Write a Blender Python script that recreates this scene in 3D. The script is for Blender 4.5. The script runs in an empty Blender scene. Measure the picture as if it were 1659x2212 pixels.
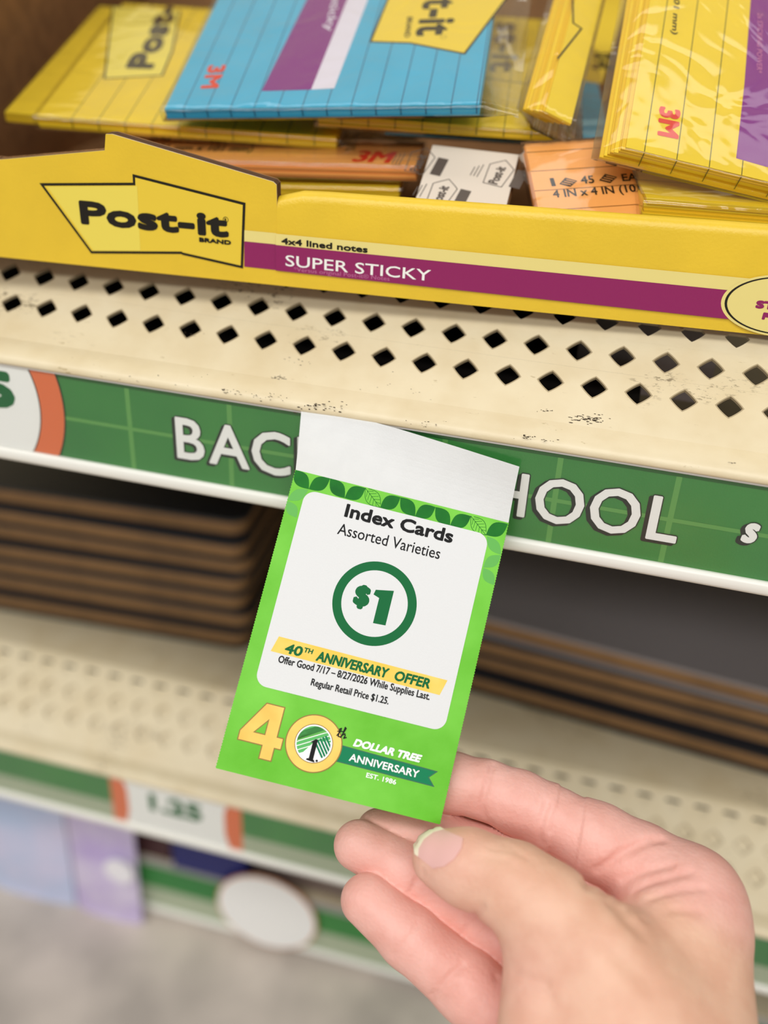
import bpy, math, random
import numpy as np
from mathutils import Vector, Matrix

random.seed(7)
rng = np.random.default_rng(7)
S = bpy.context.scene
COL = S.collection
HAND_STEP = .55            # millimetres between samples of the hand's surface
FLOOR_DROP = 421.0          # millimetres from the top of the sign strip down to the floor

def m3(p):                  # millimetres of the shelf -> metres of the scene
    return Vector((p[0] * .001, p[1] * .001, (p[2] + FLOOR_DROP) * .001))

# ------------------------------------------------------------------ camera
CAM = np.array([0.0, -256.88, 127.42])
yaw, pitch, roll = map(math.radians, (-13.616, 30.876, 2.954))
FPX, PW, PH = 2154.86, 1659, 2212
fwd = np.array([math.sin(yaw) * math.cos(pitch), math.cos(yaw) * math.cos(pitch), -math.sin(pitch)])
r0 = np.array([math.cos(yaw), -math.sin(yaw), 0.0])
u0 = np.cross(r0, fwd)
rgt = math.cos(roll) * r0 + math.sin(roll) * u0
upv = -math.sin(roll) * r0 + math.cos(roll) * u0
cd = bpy.data.cameras.new('camera')
cam = bpy.data.objects.new('camera', cd)
COL.objects.link(cam)
cd.sensor_fit = 'VERTICAL'
cd.sensor_height = 36
cd.lens = FPX / PH * 36
cd.clip_start = .02
cd.clip_end = 50
cd.dof.use_dof = True
cd.dof.focus_distance = .284
cd.dof.aperture_fstop = 35.07 / 7.6
cam.matrix_world = Matrix(((rgt[0], upv[0], -fwd[0], 0), (rgt[1], upv[1], -fwd[1], 0), (rgt[2], upv[2], -fwd[2], 0), (0, 0, 0, 1)))
cam.location = m3(CAM)
S.camera = cam

# ------------------------------------------------------------------ world, lamps, exposure
S.view_settings.view_transform = 'Standard'
S.view_settings.look = 'None'
S.view_settings.gamma = 1
S.view_settings.use_curve_mapping = False
S.view_settings.exposure = .08
W = bpy.data.worlds.new('store_air')
S.world = W
W.use_nodes = True
bg = W.node_tree.nodes.get('Background') or W.node_tree.nodes.new('ShaderNodeBackground')
bg.inputs[0].default_value = (1.0, .985, .96, 1)
bg.inputs[1].default_value = .26

def lamp(name, loc, aim, sx, sy, watts, col=(1, .985, .95)):
    l = bpy.data.lights.new(name, 'AREA')
    l.shape = 'RECTANGLE'; l.size = sx; l.size_y = sy; l.energy = watts; l.color = col
    o = bpy.data.objects.new(name, l); COL.objects.link(o)
    o.location = loc
    o.rotation_euler = (Vector(aim) - Vector(loc)).to_track_quat('-Z', 'Y').to_euler()
    return o
lamp('ceiling_tube_light', (-.3, -1.45, 2.7), (-.1, .05, .45), 3.6, .45, 44)
lamp('ceiling_tube_light', (.3, -3.2, 2.7), (0, 0, .45), 3.6, .45, 50)
lamp('ceiling_tube_light', (.2, .7, 2.7), (.2, .2, .4), 3.6, .3, 9)

# ------------------------------------------------------------------ helpers
def at(px, py, Y):          # the point of the upright plane y = Y that is seen at a pixel of the photograph
    d = fwd * FPX + rgt * (px - PW / 2) - upv * (py - PH / 2)
    return CAM + d * (Y - CAM[1]) / d[1]

def deep(px, py, D):        # the point at a depth D
    d = fwd * FPX + rgt * (px - PW / 2) - upv * (py - PH / 2)
    return CAM + d * D / FPX

def onplane(px, py, O, n):
    d = fwd * FPX + rgt * (px - PW / 2) - upv * (py - PH / 2)
    return CAM + d * ((np.asarray(O) - CAM) @ n) / (d @ n)

def unit(v):
    v = np.asarray(v, float)
    return v / np.linalg.norm(v)

def lin(c):
    return tuple(((x / 255) / 12.92 if x / 255 <= .04045 else ((x / 255 + .055) / 1.055) ** 2.4) for x in c) + (1.0,)

MATS = {}
def mat(name, rgb, rough=.5, spec=.5, var=0.0, vscale=300.0, bump=0.0, bscale=900.0, rgb2=None, metal=0.0, coat=0.0):
    if name in MATS: return MATS[name]
    m = bpy.data.materials.new(name); m.use_nodes = True
    nt = m.node_tree; N = nt.nodes; L = nt.links
    b = N.get('Principled BSDF')
    b.inputs['Base Color'].default_value = lin(rgb)
    b.inputs['Roughness'].default_value = rough
    b.inputs['Specular IOR Level'].default_value = spec
    b.inputs['Metallic'].default_value = metal
    b.inputs['Coat Weight'].default_value = coat
    b.inputs['Coat Roughness'].default_value = .12
    tc = N.new('ShaderNodeTexCoord')
    if var or rgb2:
        nz = N.new('ShaderNodeTexNoise'); nz.inputs['Scale'].default_value = vscale; nz.inputs['Detail'].default_value = 4
        L.new(tc.outputs['Object'], nz.inputs['Vector'])
        mx = N.new('ShaderNodeMix'); mx.data_type = 'RGBA'
        rr = N.new('ShaderNodeValToRGB'); rr.color_ramp.elements[0].position = .35; rr.color_ramp.elements[1].position = .65
        L.new(nz.outputs['Fac'], rr.inputs['Fac']); L.new(rr.outputs['Color'], mx.inputs['Factor'])
        c = lin(rgb)
        c2 = lin(rgb2) if rgb2 else tuple(x * (1 - var) for x in c[:3]) + (1,)
        mx.inputs['A'].default_value = c; mx.inputs['B'].default_value = c2
        L.new(mx.outputs['Result'], b.inputs['Base Color'])
    if bump:
        n2 = N.new('ShaderNodeTexNoise'); n2.inputs['Scale'].default_value = bscale; n2.inputs['Detail'].default_value = 5
        L.new(tc.outputs['Object'], n2.inputs['Vector'])
        bp = N.new('ShaderNodeBump'); bp.inputs['Strength'].default_value = bump; bp.inputs['Distance'].default_value = .0006
        L.new(n2.outputs['Fac'], bp.inputs['Height']); L.new(bp.outputs['Normal'], b.inputs['Normal'])
    MATS[name] = m
    return m

def film(name, tint=(1, 1, 1), rough=.09, bump=.35, bscale=70.0, ior=1.45, boost=.75):
    if name in MATS: return MATS[name]
    m = bpy.data.materials.new(name); m.use_nodes = True
    nt = m.node_tree; N = nt.nodes; L = nt.links
    N.remove(N.get('Principled BSDF'))
    out = N.get('Material Output')
    tr = N.new('ShaderNodeBsdfTransparent'); tr.inputs[0].default_value = tint + (1,)
    gl = N.new('ShaderNodeBsdfGlossy'); gl.inputs['Roughness'].default_value = rough
    fr = N.new('ShaderNodeLayerWeight'); fr.inputs['Blend'].default_value = .5
    pw = N.new('ShaderNodeMath'); pw.operation = 'POWER'; pw.inputs[1].default_value = 3.5
    ad = N.new('ShaderNodeMath'); ad.operation = 'ADD'; ad.inputs[1].default_value = .045
    mu = N.new('ShaderNodeMath'); mu.operation = 'MULTIPLY'; mu.inputs[1].default_value = boost; mu.use_clamp = True
    mx = N.new('ShaderNodeMixShader')
    if bump:
        tc = N.new('ShaderNodeTexCoord')
        nz = N.new('ShaderNodeTexNoise'); nz.inputs['Scale'].default_value = bscale; nz.inputs['Detail'].default_value = 2
        nz.inputs['Distortion'].default_value = 1.2
        L.new(tc.outputs['Object'], nz.inputs['Vector'])
        bp = N.new('ShaderNodeBump'); bp.inputs['Strength'].default_value = bump; bp.inputs['Distance'].default_value = .004
        L.new(nz.outputs['Fac'], bp.inputs['Height'])
        L.new(bp.outputs['Normal'], gl.inputs['Normal']); L.new(bp.outputs['Normal'], fr.inputs['Normal'])
    L.new(fr.outputs['Facing'], pw.inputs[0]); L.new(pw.outputs[0], ad.inputs[0]); L.new(ad.outputs[0], mu.inputs[0]); L.new(mu.outputs[0], mx.inputs[0])
    L.new(tr.outputs[0], mx.inputs[1]); L.new(gl.outputs[0], mx.inputs[2]); L.new(mx.outputs[0], out.inputs['Surface'])
    MATS[name] = m
    return m

def link(name, verts, faces, mats, fm, parent=None, smooth=False):
    """verts in shelf millimetres; one mesh object, its origin at the parent's base"""
    me = bpy.data.meshes.new(name)
    base = parent["_b"] if parent is not None and "_b" in parent else None
    off = np.array(base) if base is not None else np.array([0, 0, 0.0])
    V = np.asarray(verts, float)
    if parent is None: off = np.array([V[:, 0].mean(), V[:, 1].mean(), V[:, 2].min()])
    me.from_pydata(((V - off) * .001).tolist(), [], faces)
    for m in (mats if isinstance(mats, (list, tuple)) else [mats]): me.materials.append(m)
    if fm is not None: me.polygons.foreach_set('material_index', fm)
    if smooth: me.polygons.foreach_set('use_smooth', [True] * len(me.polygons))
    me.update()
    o = bpy.data.objects.new(name, me); COL.objects.link(o)
    if parent is None: o.location = m3(off)
    else: o.parent = parent
    return o

def thing(name, label, cat, base, group=None, kind=None):
    o = bpy.data.objects.new(name, None); COL.objects.link(o)
    o.empty_display_size = .01
    o.location = m3(base)
    o['_b'] = [float(x) for x in base]
    o['label'] = label; o['category'] = cat
    if group: o['group'] = group
    if kind: o['kind'] = kind
    return o

def tag(o, label, cat, group=None, kind=None):
    o['label'] = label; o['category'] = cat
    if group: o['group'] = group
    if kind: o['kind'] = kind
    return o

def sub(o, parent):          # a part's own base is its thing's base
    o['_b'] = list(parent['_b'])
    return o

class MB:
    """gathers shapes in shelf millimetres"""
    def __init__(self): self.v = []; self.f = []; self.m = []
    def add(self, vs, fs, mi=0):
        k = len(self.v)
        self.v += [tuple(map(float, x)) for x in vs]
        self.f += [tuple(i + k for i in f) for f in fs]
        self.m += [mi] * len(fs)
    def box(self, O, a, b, c, mi=0):      # corner and three edge vectors
        O, a, b, c = map(lambda q: np.asarray(q, float), (O, a, b, c))
        P = [O, O + a, O + a + b, O + b, O + c, O + a + c, O + a + b + c, O + b + c]
        self.add(P, [(0, 3, 2, 1), (4, 5, 6, 7), (0, 1, 5, 4), (1, 2, 6, 5), (2, 3, 7, 6), (3, 0, 4, 7)], mi)
    def prism(self, poly, e, mi=0):       # polygon of 3D points pushed along e
        P = [np.asarray(p, float) for p in poly]; n = len(P); e = np.asarray(e, float)
        self.add(P + [p + e for p in P], [tuple(range(n))[::-1], tuple(range(n, 2 * n))] + [(i, (i + 1) % n, n + (i + 1) % n, n + i) for i in range(n)], mi)
    def extrude(self, prof, x0, x1, mi=0, closed=False):   # (y, z) profile along x
        n = len(prof)
        vs = [(x0, y, z) for y, z in prof] + [(x1, y, z) for y, z in prof]
        fs = [(i, (i + 1) % n, n + (i + 1) % n, n + i) for i in range(n if closed else n - 1)]
        if closed: fs += [tuple(range(n))[::-1], tuple(range(n, 2 * n))]
        self.add(vs, fs, mi)
    def build(self, name, mats, parent=None, smooth=False):
        o = link(name, self.v, self.f, mats, self.m, parent, smooth)
        if parent is not None: sub(o, parent)
        return o

# ---- lettering: glyph outlines as flat meshes, optionally thickened
GLY = {}
def glyphs(s):
    if s in GLY: return GLY[s]
    c = bpy.data.curves.new('lettering', 'FONT'); c.body = s; c.resolution_u = 3
    o = bpy.data.objects.new('lettering', c)
    me = bpy.data.meshes.new_from_object(o)
    V = np.array([v.co[:2] for v in me.vertices]); F = [tuple(p.vertices) for p in me.polygons]
    bpy.data.objects.remove(o); bpy.data.curves.remove(c); bpy.data.meshes.remove(me)
    cnt = {}
    for f in F:
        for i in range(len(f)):
            e = (f[i], f[(i + 1) % len(f)]); k = (min(e), max(e)); cnt[k] = cnt.get(k, 0) + 1
    B = [k for k, n in cnt.items() if n == 1]
    GLY[s] = (V, F, B)
    return GLY[s]

class Art:
    """flat printing on a frame: u to the right, v up, each layer a hair above the one below"""
    def __init__(self, O, eu, ev, lift=.05, step=.035):
        self.O = np.asarray(O, float); self.eu = unit(eu); self.ev = unit(ev); self.n = np.cross(self.eu, self.ev)
        self.lift = lift; self.step = step
        self.mb = MB(); self.mats = []
    def mi(self, m):
        if m not in self.mats: self.mats.append(m)
        return self.mats.index(m)
    def P(self, u, v, layer, up=0.0): return self.O + self.eu * u + self.ev * v + self.n * (self.lift + self.step * layer + up)
    def poly(self, uv, m, layer=0, up=0.0):
        a = sum(uv[i][0] * uv[(i + 1) % len(uv)][1] - uv[(i + 1) % len(uv)][0] * uv[i][1] for i in range(len(uv)))
        if a < 0: uv = uv[::-1]
        self.mb.add([self.P(u, v, layer, up) for u, v in uv], [tuple(range(len(uv)))], self.mi(m))
    def rect(self, u0, v0, u1, v1, m, layer=0): self.poly([(u0, v0), (u1, v0), (u1, v1), (u0, v1)], m, layer)
    def line(self, pts, w, m, layer=0, closed=False):
        pts = [np.array(p, float) for p in pts]
        n = len(pts)
        for i in range(n if closed else n - 1):
            a, b = pts[i], pts[(i + 1) % n]
            d = unit(b - a); q = np.array([-d[1], d[0]]) * w / 2; e = d * w / 2
            self.poly([tuple(a - e - q), tuple(b + e - q), tuple(b + e + q), tuple(a - e + q)], m, layer, (i % 12) * .0018)
    def disc(self, c, rx, m, layer=0, ry=None, n=64):
        ry = ry or rx
        self.poly([(c[0] + rx * math.cos(t * 2 * math.pi / n), c[1] + ry * math.sin(t * 2 * math.pi / n)) for t in range(n)], m, layer)
    def ring(self, c, ro, ri, m, layer=0, n=72, a0=0, a1=2 * math.pi, sy=1.0):
        P = []
        for k in range(n + 1):
            t = a0 + (a1 - a0) * k / n
            P += [self.P(c[0] + ri * math.cos(t), c[1] + ri * sy * math.sin(t), layer), self.P(c[0] + ro * math.cos(t), c[1] + ro * sy * math.sin(t), layer)]
        self.mb.add(P, [(2 * k, 2 * k + 1, 2 * k + 3, 2 * k + 2) for k in range(n)], self.mi(m))
    def text(self, s, u, v, w, h, m, layer=0, bold=0.0, shear=0.0, rot=0.0, clip=None):
        """s fills the box w by h whose lower left corner is (u, v) before turning by rot about that corner"""
        V, F, B = glyphs(s)
        lo, hi = V.min(0), V.max(0)
        b = bold
        Q = (V - lo) / (hi - lo) * np.array([w - 2 * b, h - 2 * b]) + b
        def put(X, ups=None):
            X = X.copy(); X[:, 0] += shear * X[:, 1]
            c, s_ = math.cos(rot), math.sin(rot)
            return [self.P(u + c * x - s_ * y, v + s_ * x + c * y, layer, ups[i] if ups else 0) for i, (x, y) in enumerate(X)]
        k = self.mi(m)
        self.mb.add(put(Q), F, k)
        if bold:
            vs = []; fs = []; ups = []
            for i, j in B:
                a, bb = Q[i], Q[j]; d = bb - a; l = np.hypot(*d)
                if l < 1e-6: continue
                d = d / l; q = np.array([-d[1], d[0]]) * b; e = d * b * .55
                n0 = len(vs)
                vs += [a - e - q * .8, a - q, bb - q, bb + e - q * .8, bb + e + q * .8, bb + q, a + q, a - e + q * .8]
                fs.append(tuple(range(n0, n0 + 8))); ups += [.0016 * (1 + len(fs) % 36)] * 8
            self.mb.add(put(np.array(vs), ups), fs, k)
    def build(self, name, parent): return self.mb.build(name, self.mats, parent)

# ------------------------------------------------------------------ materials
beige = bpy.data.materials.new('cream_enamel'); beige.use_nodes = True
def _beige():
    nt = beige.node_tree; N = nt.nodes; L = nt.links; b = N['Principled BSDF']
    tc = N.new('ShaderNodeTexCoord')
    def noise(sc, det, rough=.6, stretch=None):
        n = N.new('ShaderNodeTexNoise'); n.inputs['Scale'].default_value = sc; n.inputs['Detail'].default_value = det; n.inputs['Roughness'].default_value = rough
        if stretch:
            mp = N.new('ShaderNodeMapping'); mp.inputs['Scale'].default_value = stretch
            L.new(tc.outputs['Object'], mp.inputs['Vector']); L.new(mp.outputs[0], n.inputs['Vector'])
        else: L.new(tc.outputs['Object'], n.inputs['Vector'])
        return n
    def ramp(src, a, bpos):
        r = N.new('ShaderNodeValToRGB'); r.color_ramp.elements[0].position = a; r.color_ramp.elements[1].position = bpos
        L.new(src, r.inputs['Fac']); return r.outputs['Color']
    def mix(f, a, bcol):
        x = N.new('ShaderNodeMix'); x.data_type = 'RGBA'
        L.new(f, x.inputs['Factor'])
        if isinstance(a, tuple): x.inputs['A'].default_value = a
        else: L.new(a, x.inputs['A'])
        x.inputs['B'].default_value = bcol
        return x.outputs['Result']
    c = mix(ramp(noise(45, 3).outputs['Fac'], .4, .7), lin((233, 218, 184)), lin((224, 206, 168)))
    # fine scuffs and dark specks of wear
    sc1 = ramp(noise(420, 6, .7, (.35, 1, 1)).outputs['Fac'], .66, .72)
    c = mix(sc1, c, lin((186, 166, 124)))
    big = ramp(noise(38, 2, .5, (.6, 1, 1)).outputs['Fac'], .60, .68)
    fine = ramp(noise(900, 5, .7, (.4, 1, 1)).outputs['Fac'], .55, .62)
    mm = N.new('ShaderNodeMath'); mm.operation = 'MULTIPLY'; L.new(big, mm.inputs[0]); L.new(fine, mm.inputs[1])
    c = mix(mm.outputs[0], c, lin((96, 78, 50)))
    L.new(c, b.inputs['Base Color'])
    b.inputs['Roughness'].default_value = .38
    bp = N.new('ShaderNodeBump'); bp.inputs['Strength'].default_value = .25; bp.inputs['Distance'].default_value = .0003
    L.new(noise(700, 3).outputs['Fac'], bp.inputs['Height']); L.new(bp.outputs['Normal'], b.inputs['Normal'])
_beige()
scuff = mat('dark_scuff_marks', (70, 56, 40), .8)
hole_rim = mat('grimy_hole_rim', (178, 160, 126), .6)
steel_dark = mat('bare_grey_steel', (128, 122, 124), .45)
light_block_m = mat('black_brown_light_block', (22, 16, 13), .7)
under_m = mat('dark_shelf_underside', (74, 68, 68), .5)
white_rail = mat('white_plastic_rail', (240, 238, 230), .35)
grey_lip = mat('grey_plastic_lip', (190, 186, 180), .3)
strip_green = mat('sign_green', (62, 142, 66), .45, rgb2=(48, 128, 62), vscale=14, bump=.15, bscale=1500)
strip_dark = mat('sign_dark_green', (30, 104, 44), .45)
strip_line = mat('sign_pale_line', (98, 164, 84), .45)
ink_white = mat('white_ink', (252, 252, 250), .45)
ink_black = mat('black_ink', (18, 18, 20), .6, .2)
ink_outline = mat('dark_letter_edge', (26, 40, 34), .5)
orange_ring = mat('orange_print', (232, 118, 70), .45)
ink_green = mat('deep_green_ink', (8, 106, 56), .6, .2)
paper_white = mat('white_tag_stock', (226, 227, 227), .6, bump=.12, bscale=1800, var=.03, vscale=160)
panel_white = mat('white_print_panel', (228, 229, 230), .6, bump=.1, bscale=2000)
tag_green = mat('bright_green_print', (98, 190, 28), .5, .3, rgb2=(126, 214, 68), vscale=38, bump=.06, bscale=1500)
leaf_dark = mat('dark_leaf_print', (26, 122, 34), .6, .2, rgb2=(16, 104, 34), vscale=150)
leaf_mid = mat('middle_leaf_print', (82, 178, 56), .45)
gold = mat('gold_print', (248, 212, 96), .45, rgb2=(238, 190, 70), vscale=90)
gold_edge = mat('brown_gold_edge', (150, 112, 28), .5)
banner_yellow = mat('yellow_banner_print', (250, 200, 52), .45, rgb2=(252, 214, 96), vscale=120)
teal = mat('teal_ribbon_print', (12, 130, 86), .6, .2)
teal_dark = mat('dark_teal_edge', (12, 96, 66), .45)
mint = mat('fresh_green_stripe', (72, 184, 84), .45)
box_yellow = mat('yellow_carton_print', (240, 202, 52), .36, bump=.2, bscale=1100, var=.06, vscale=60)
box_pale = mat('pale_cream_print', (240, 224, 140), .42)
logo_pale = mat('pale_yellow_print', (242, 222, 92), .4)
logo_mid = mat('mid_yellow_print', (240, 208, 62), .4)
box_purple = mat('plum_print', (146, 28, 96), .36, bump=.12, bscale=1100)
kraft = mat('brown_corrugated_board', (150, 108, 66), .8, var=.25, vscale=120, bump=.3, bscale=600)
kraft_dark = mat('brown_flute', (84, 56, 34), .9)
kraft_edge = mat('torn_white_liner', (226, 206, 160), .7)
ink_soft = mat('soft_black_ink', (30, 26, 20), .5, .3)
purple = mat('purple_label_print', (128, 16, 130), .35)
note_yellow = mat('yellow_note_paper', (242, 208, 46), .5, var=.05, vscale=80)
note_yellow_deep = mat('yellow_note_edge', (232, 190, 34), .55)
note_blue = mat('blue_note_paper', (64, 176, 214), .5, var=.06, vscale=60)
note_blue_deep = mat('blue_note_edge', (48, 160, 204), .55)
note_orange = mat('orange_note_paper', (250, 172, 92), .5, var=.06, vscale=60)
note_orange_deep = mat('orange_note_edge', (238, 156, 84), .55)
back_white = mat('white_backing_sheet', (226, 212, 196), .55)
rule_olive = mat('olive_rule', (126, 112, 20), .5)
rule_blue = mat('navy_rule', (28, 84, 128), .5)
rule_brown = mat('brown_rule', (140, 84, 26), .5)
red_ink = mat('red_ink', (226, 56, 36), .4)
lav = mat('lavender_white_print', (226, 220, 236), .4)
wrap = film('clear_film_wrap', (.985, .985, .97), .07, .26, 38, 1.45, .95)
cover = film('clear_channel_cover', (.97, .98, .97), .16, 0, 1, 1.5, 1.3)
nb_black = mat('black_book_cover', (30, 32, 40), .4, bump=.2, bscale=500)
nb_page = mat('tan_page_edge', (150, 113, 72), .75, var=.2, vscale=60)
floor_m = mat('speckled_grey_floor', (214, 202, 190), .45, rgb2=(186, 176, 166), vscale=22, spec=.4)
back_panel = mat('cream_back_panel', (206, 192, 160), .6)
kick_m = mat('brown_kick_plate', (120, 106, 88), .6)

# ------------------------------------------------------------------ floor and back wall
fl = MB(); fl.box((-2600, -3200, -FLOOR_DROP - 40), (5200, 0, 0), (0, 4200, 0), (0, 0, 40))
o = fl.build('floor', floor_m); o['kind'] = 'structure'
wl = MB(); wl.box((-2600, 470, -FLOOR_DROP), (5200, 0, 0), (0, 30, 0), (0, 0, 1500))
o = wl.build('wall_back', back_panel); o['kind'] = 'structure'

# ------------------------------------------------------------------ shelves
LIP = [(45, 28), (42.5, 26.9), (41, 25.9)]     # deck, bend, top of the sloping lip
SL = np.array([7.0 - 41.0, 5.1 - 25.9]); SLEN = np.hypot(*SL); SL = SL / SLEN
def shelf(name_label, y0, z0, xa, xb, hx0, pitch, back, backed=False):
    t = thing('gondola_shelf', name_label, 'shelf', (0, y0 + 40, z0 + 5))
    dk = MB()
    prof = [(back, z0 + 28), (y0 + 45, z0 + 28), (y0 + 42.5, z0 + 26.9), (y0 + 41, z0 + 25.9)]
    dk.extrude([prof[0], prof[1]], xa, xb)
    dk.extrude([(back, z0 + 26.8), (y0 + 45, z0 + 26.8)][::-1], xa, xb, 1)
    o_ = dk.build('deck', [beige, under_m], t)
    # sloping lip with staggered rows of diamond holes
    lp = MB(); nrm = np.array([0, SL[1], -SL[0]]); nrm = np.array([0.0, -abs(SL[1]), abs(SL[0])])
    def Q(x, s, lift=0.0):
        return np.array([x, y0 + 41 + SL[0] * s, z0 + 25.9 + SL[1] * s]) + nrm * lift
    rows = [(1.3 - 0.0, .5), (13.68, 0.0), (26.1, .5)]
    hh = 6.2
    lp.extrude([(y0 + 45, z0 + 28), (y0 + 42.5, z0 + 26.9), (y0 + 41, z0 + 25.9)], xa, xb)
    n0 = int((xa - hx0) / pitch) - 1; n1 = int((xb - hx0) / pitch) + 1
    rim = MB()
    for s0, ph in rows:
        for k in range(n0, n1):
            cx = hx0 + pitch * (k + ph); half = 3.6
            up = min(hh, s0); lo_ = hh
            x0, x1 = cx - pitch / 2, cx + pitch / 2
            ring_ = []; outer = []
            nn = 24
            for j in range(nn):
                a = 2 * math.pi * j / nn
                ca, sa = math.cos(a), math.sin(a)
                p_ = 1.13                                   # rounded diamond
                rr = half / ((abs(ca) ** p_ + abs(sa) ** p_) ** (1 / p_))
                ring_.append((cx + rr * ca, s0 + max(rr * sa, -up)))
                q = 1 / max(abs(ca) / (pitch / 2), abs(sa) / (lo_ if sa > 0 else max(up, .01)))
                outer.append((cx + q * ca, s0 + q * sa))
            V = [Q(*p) for p in ring_] + [Q(*p) for p in outer]
            F = [(j, (j + 1) % nn, nn + (j + 1) % nn, nn + j) for j in range(nn)]
            F = [f for f in F if len({tuple(np.round(V[i], 4)) for i in f}) > 2]
            lp.add(V, [f[::-1] for f in F])
            # corners of the cell
            for sx in (-1, 1):
                for sy in (-1, 1):
                    ex = cx + sx * pitch / 2; ey = s0 + (lo_ if sy > 0 else -up)
                    cand = [p for p in outer if abs(p[0] - ex) < 1e-6]
                    candy = [p for p in outer if abs(p[1] - ey) < 1e-6]
                    if not cand or not candy: continue
                    a_ = max(cand, key=lambda p: sy * p[1]); b_ = max(candy, key=lambda p: sx * p[0])
                    if a_ == b_: continue
                    lp.add([Q(*a_), Q(*b_), Q(ex, ey)], [(0, 1, 2) if sx * sy < 0 else (2, 1, 0)])
            # thickness of the pressed hole
            W_ = [Q(*p) for p in ring_] + [Q(p[0], p[1], -1.0) for p in ring_]
            rim.add(W_, [(j, (j + 1) % nn, nn + (j + 1) % nn, nn + j) for j in range(nn)])
            # worn edge of the hole
            R2 = [Q(*p, .03) for p in ring_] + [Q(cx + (p[0] - cx) * 1.13, s0 + (p[1] - s0) * 1.13, .03) for p in ring_]
            if s0 > 5: rim.add(R2, [(j, nn + j, nn + (j + 1) % nn, (j + 1) % nn) for j in range(nn)])
    a = Q(0, rows[-1][0] + hh); b = (y0 + 7.0, z0 + 5.1)
    lp.extrude([(a[1], a[2]), b], xa, xb)
    lp.build('front_lip', beige, t)
    rim.build('hole_edges', hole_rim, t)['kind'] = 'stuff'
    rl = MB()
    pr = [(7.0, 5.1), (5.2, 4.6), (3.0, 4.0), (1.0, 3.2), (-.6, 2.2), (-1.3, 1.2), (-1.4, .3), (-1.0, -.4), (.2, -.8), (2.0, -.8)]
    rl.extrude([(y0 + y, z0 + z) for y, z in pr], xa, xb)
    rl.build('rolled_edge', beige, t, smooth=True)
    ub = MB()
    ub.box((-14, y0 + 62, z0 - 6), (44, 0, 0), (0, back - y0 - 70, 0), (0, 0, 30))
    ub.build('bracket', steel_dark, t)
    tr_ = MB()  # added dark sheet, blocks light from below so the lip holes read dark
    for a_, b_ in (((xa, 8), (66, xb)) if not backed else ((xa, xb),)):
        tr_.box((a_, y0 + 9, z0 + 1.2), (b_ - a_, 0, 0), (0, back - y0 - 20, 0), (0, 0, .8))
    tr_.build('added_light_block', light_block_m, t)
    if backed:  # cream plate added behind the holes to soften their darkness
        kb = MB(); p0 = Q(0, 1, -1.3); p1 = Q(0, SLEN - 1, -1.3)
        kb.extrude([(p0[1], p0[2]), (p1[1], p1[2])], xa, xb); kb.build('added_hole_backing', beige, t)
    return t

def channel(t, y0, z0, xa, xb, h):
    c = MB()
    c.extrude([(y0 + .9, z0 - .2), (y0 + .9, z0 - h - 3), (y0 + 3.0, z0 - h - 3.2), (y0 + 3.0, z0 + .5)], xa, xb, closed=True)
    c.build('price_channel', grey_lip, t)
    r_ = MB()
    pr = [(.9, -h + .2), (-.9, -h + .1), (-1.7, -h - .7), (-1.8, -h - 3.0), (-1.2, -h - 4.0), (1.5, -h - 4.2), (3, -h - 3.8)]
    r_.extrude([(y0 + y, z0 + z) for y, z in pr], xa, xb)
    r_.build('bottom_rail', white_rail, t, smooth=True)
    k = MB(); k.extrude([(y0 + .6, z0 - .2), (y0 - .9, z0 - .3), (y0 - .9, z0 - 1.0), (y0 + .6, z0 - 1.0)], xa, xb, closed=True)
    k.build('top_rail', grey_lip, t)

PITCH = 12.7
HX = -202.72
t1 = shelf('cream perforated metal shelf carrying the yellow carton of note packs', 0, 0, -420, 330, HX, PITCH, 460)
channel(t1, 0, 0, -420, 330, 31.3)
Y2, Z2 = 52, -238
t2 = shelf('cream perforated metal shelf carrying the stacked dark notebooks', Y2, Z2, -620, 430, HX, PITCH, 460, True)
channel(t2, Y2, Z2, -620, 430, 31.3)
Y3, Z3 = 108, -372
t3 = thing('gondola_shelf', 'lowest cream metal shelf just above the floor', 'shelf', (0, Y3 + 40, Z3))
d3 = MB(); d3.box((-620, Y3 + 3.2, Z3 - .4), (1180, 0, 0), (0, 460 - Y3 - 3.2, 0), (0, 0, 1.4)); d3.build('deck', beige, t3)
channel(t3, Y3, Z3, -620, 560, 40)
kp = MB(); kp.box((-620, Y3 + 12, -FLOOR_DROP), (1180, 0, 0), (0, 8, 0), (0, 0, FLOOR_DROP + Z3 - 2))
kp.build('kick_plate', kick_m, t3)

# scuffs worn into the enamel of the top shelf's lip
sc = MB()
def blot(px, py, s, wide, n, plane):
    for k in range(n):
        q = (px + random.gauss(0, wide), py + random.gauss(0, wide * .22) + .13 * 0)
        if plane == 'slope':
            nn = unit(np.array([0, -abs(SL[1]), abs(SL[0])])); P0 = onplane(*q, np.array([0, 41, 25.9]) + nn * .06, nn)
            ex = np.array([1.0, 0, 0]); ey = np.array([0, SL[0], SL[1]])
        else:
            P0 = at(*q, -1.46); ex = np.array([1.0, 0, 0]); ey = np.array([0, 0, -1.0])
        w_ = s * random.uniform(.4, 1.6); h_ = s * random.uniform(.15, .4)
        m_ = 6; a0 = random.uniform(-.5, .5)
        sc.add([P0 + ex * w_ * math.cos(2 * math.pi * j / m_ + a0) * random.uniform(.6, 1) + ey * h_ * math.sin(2 * math.pi * j / m_ + a0) for j in range(m_)], [tuple(range(m_))])
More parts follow.
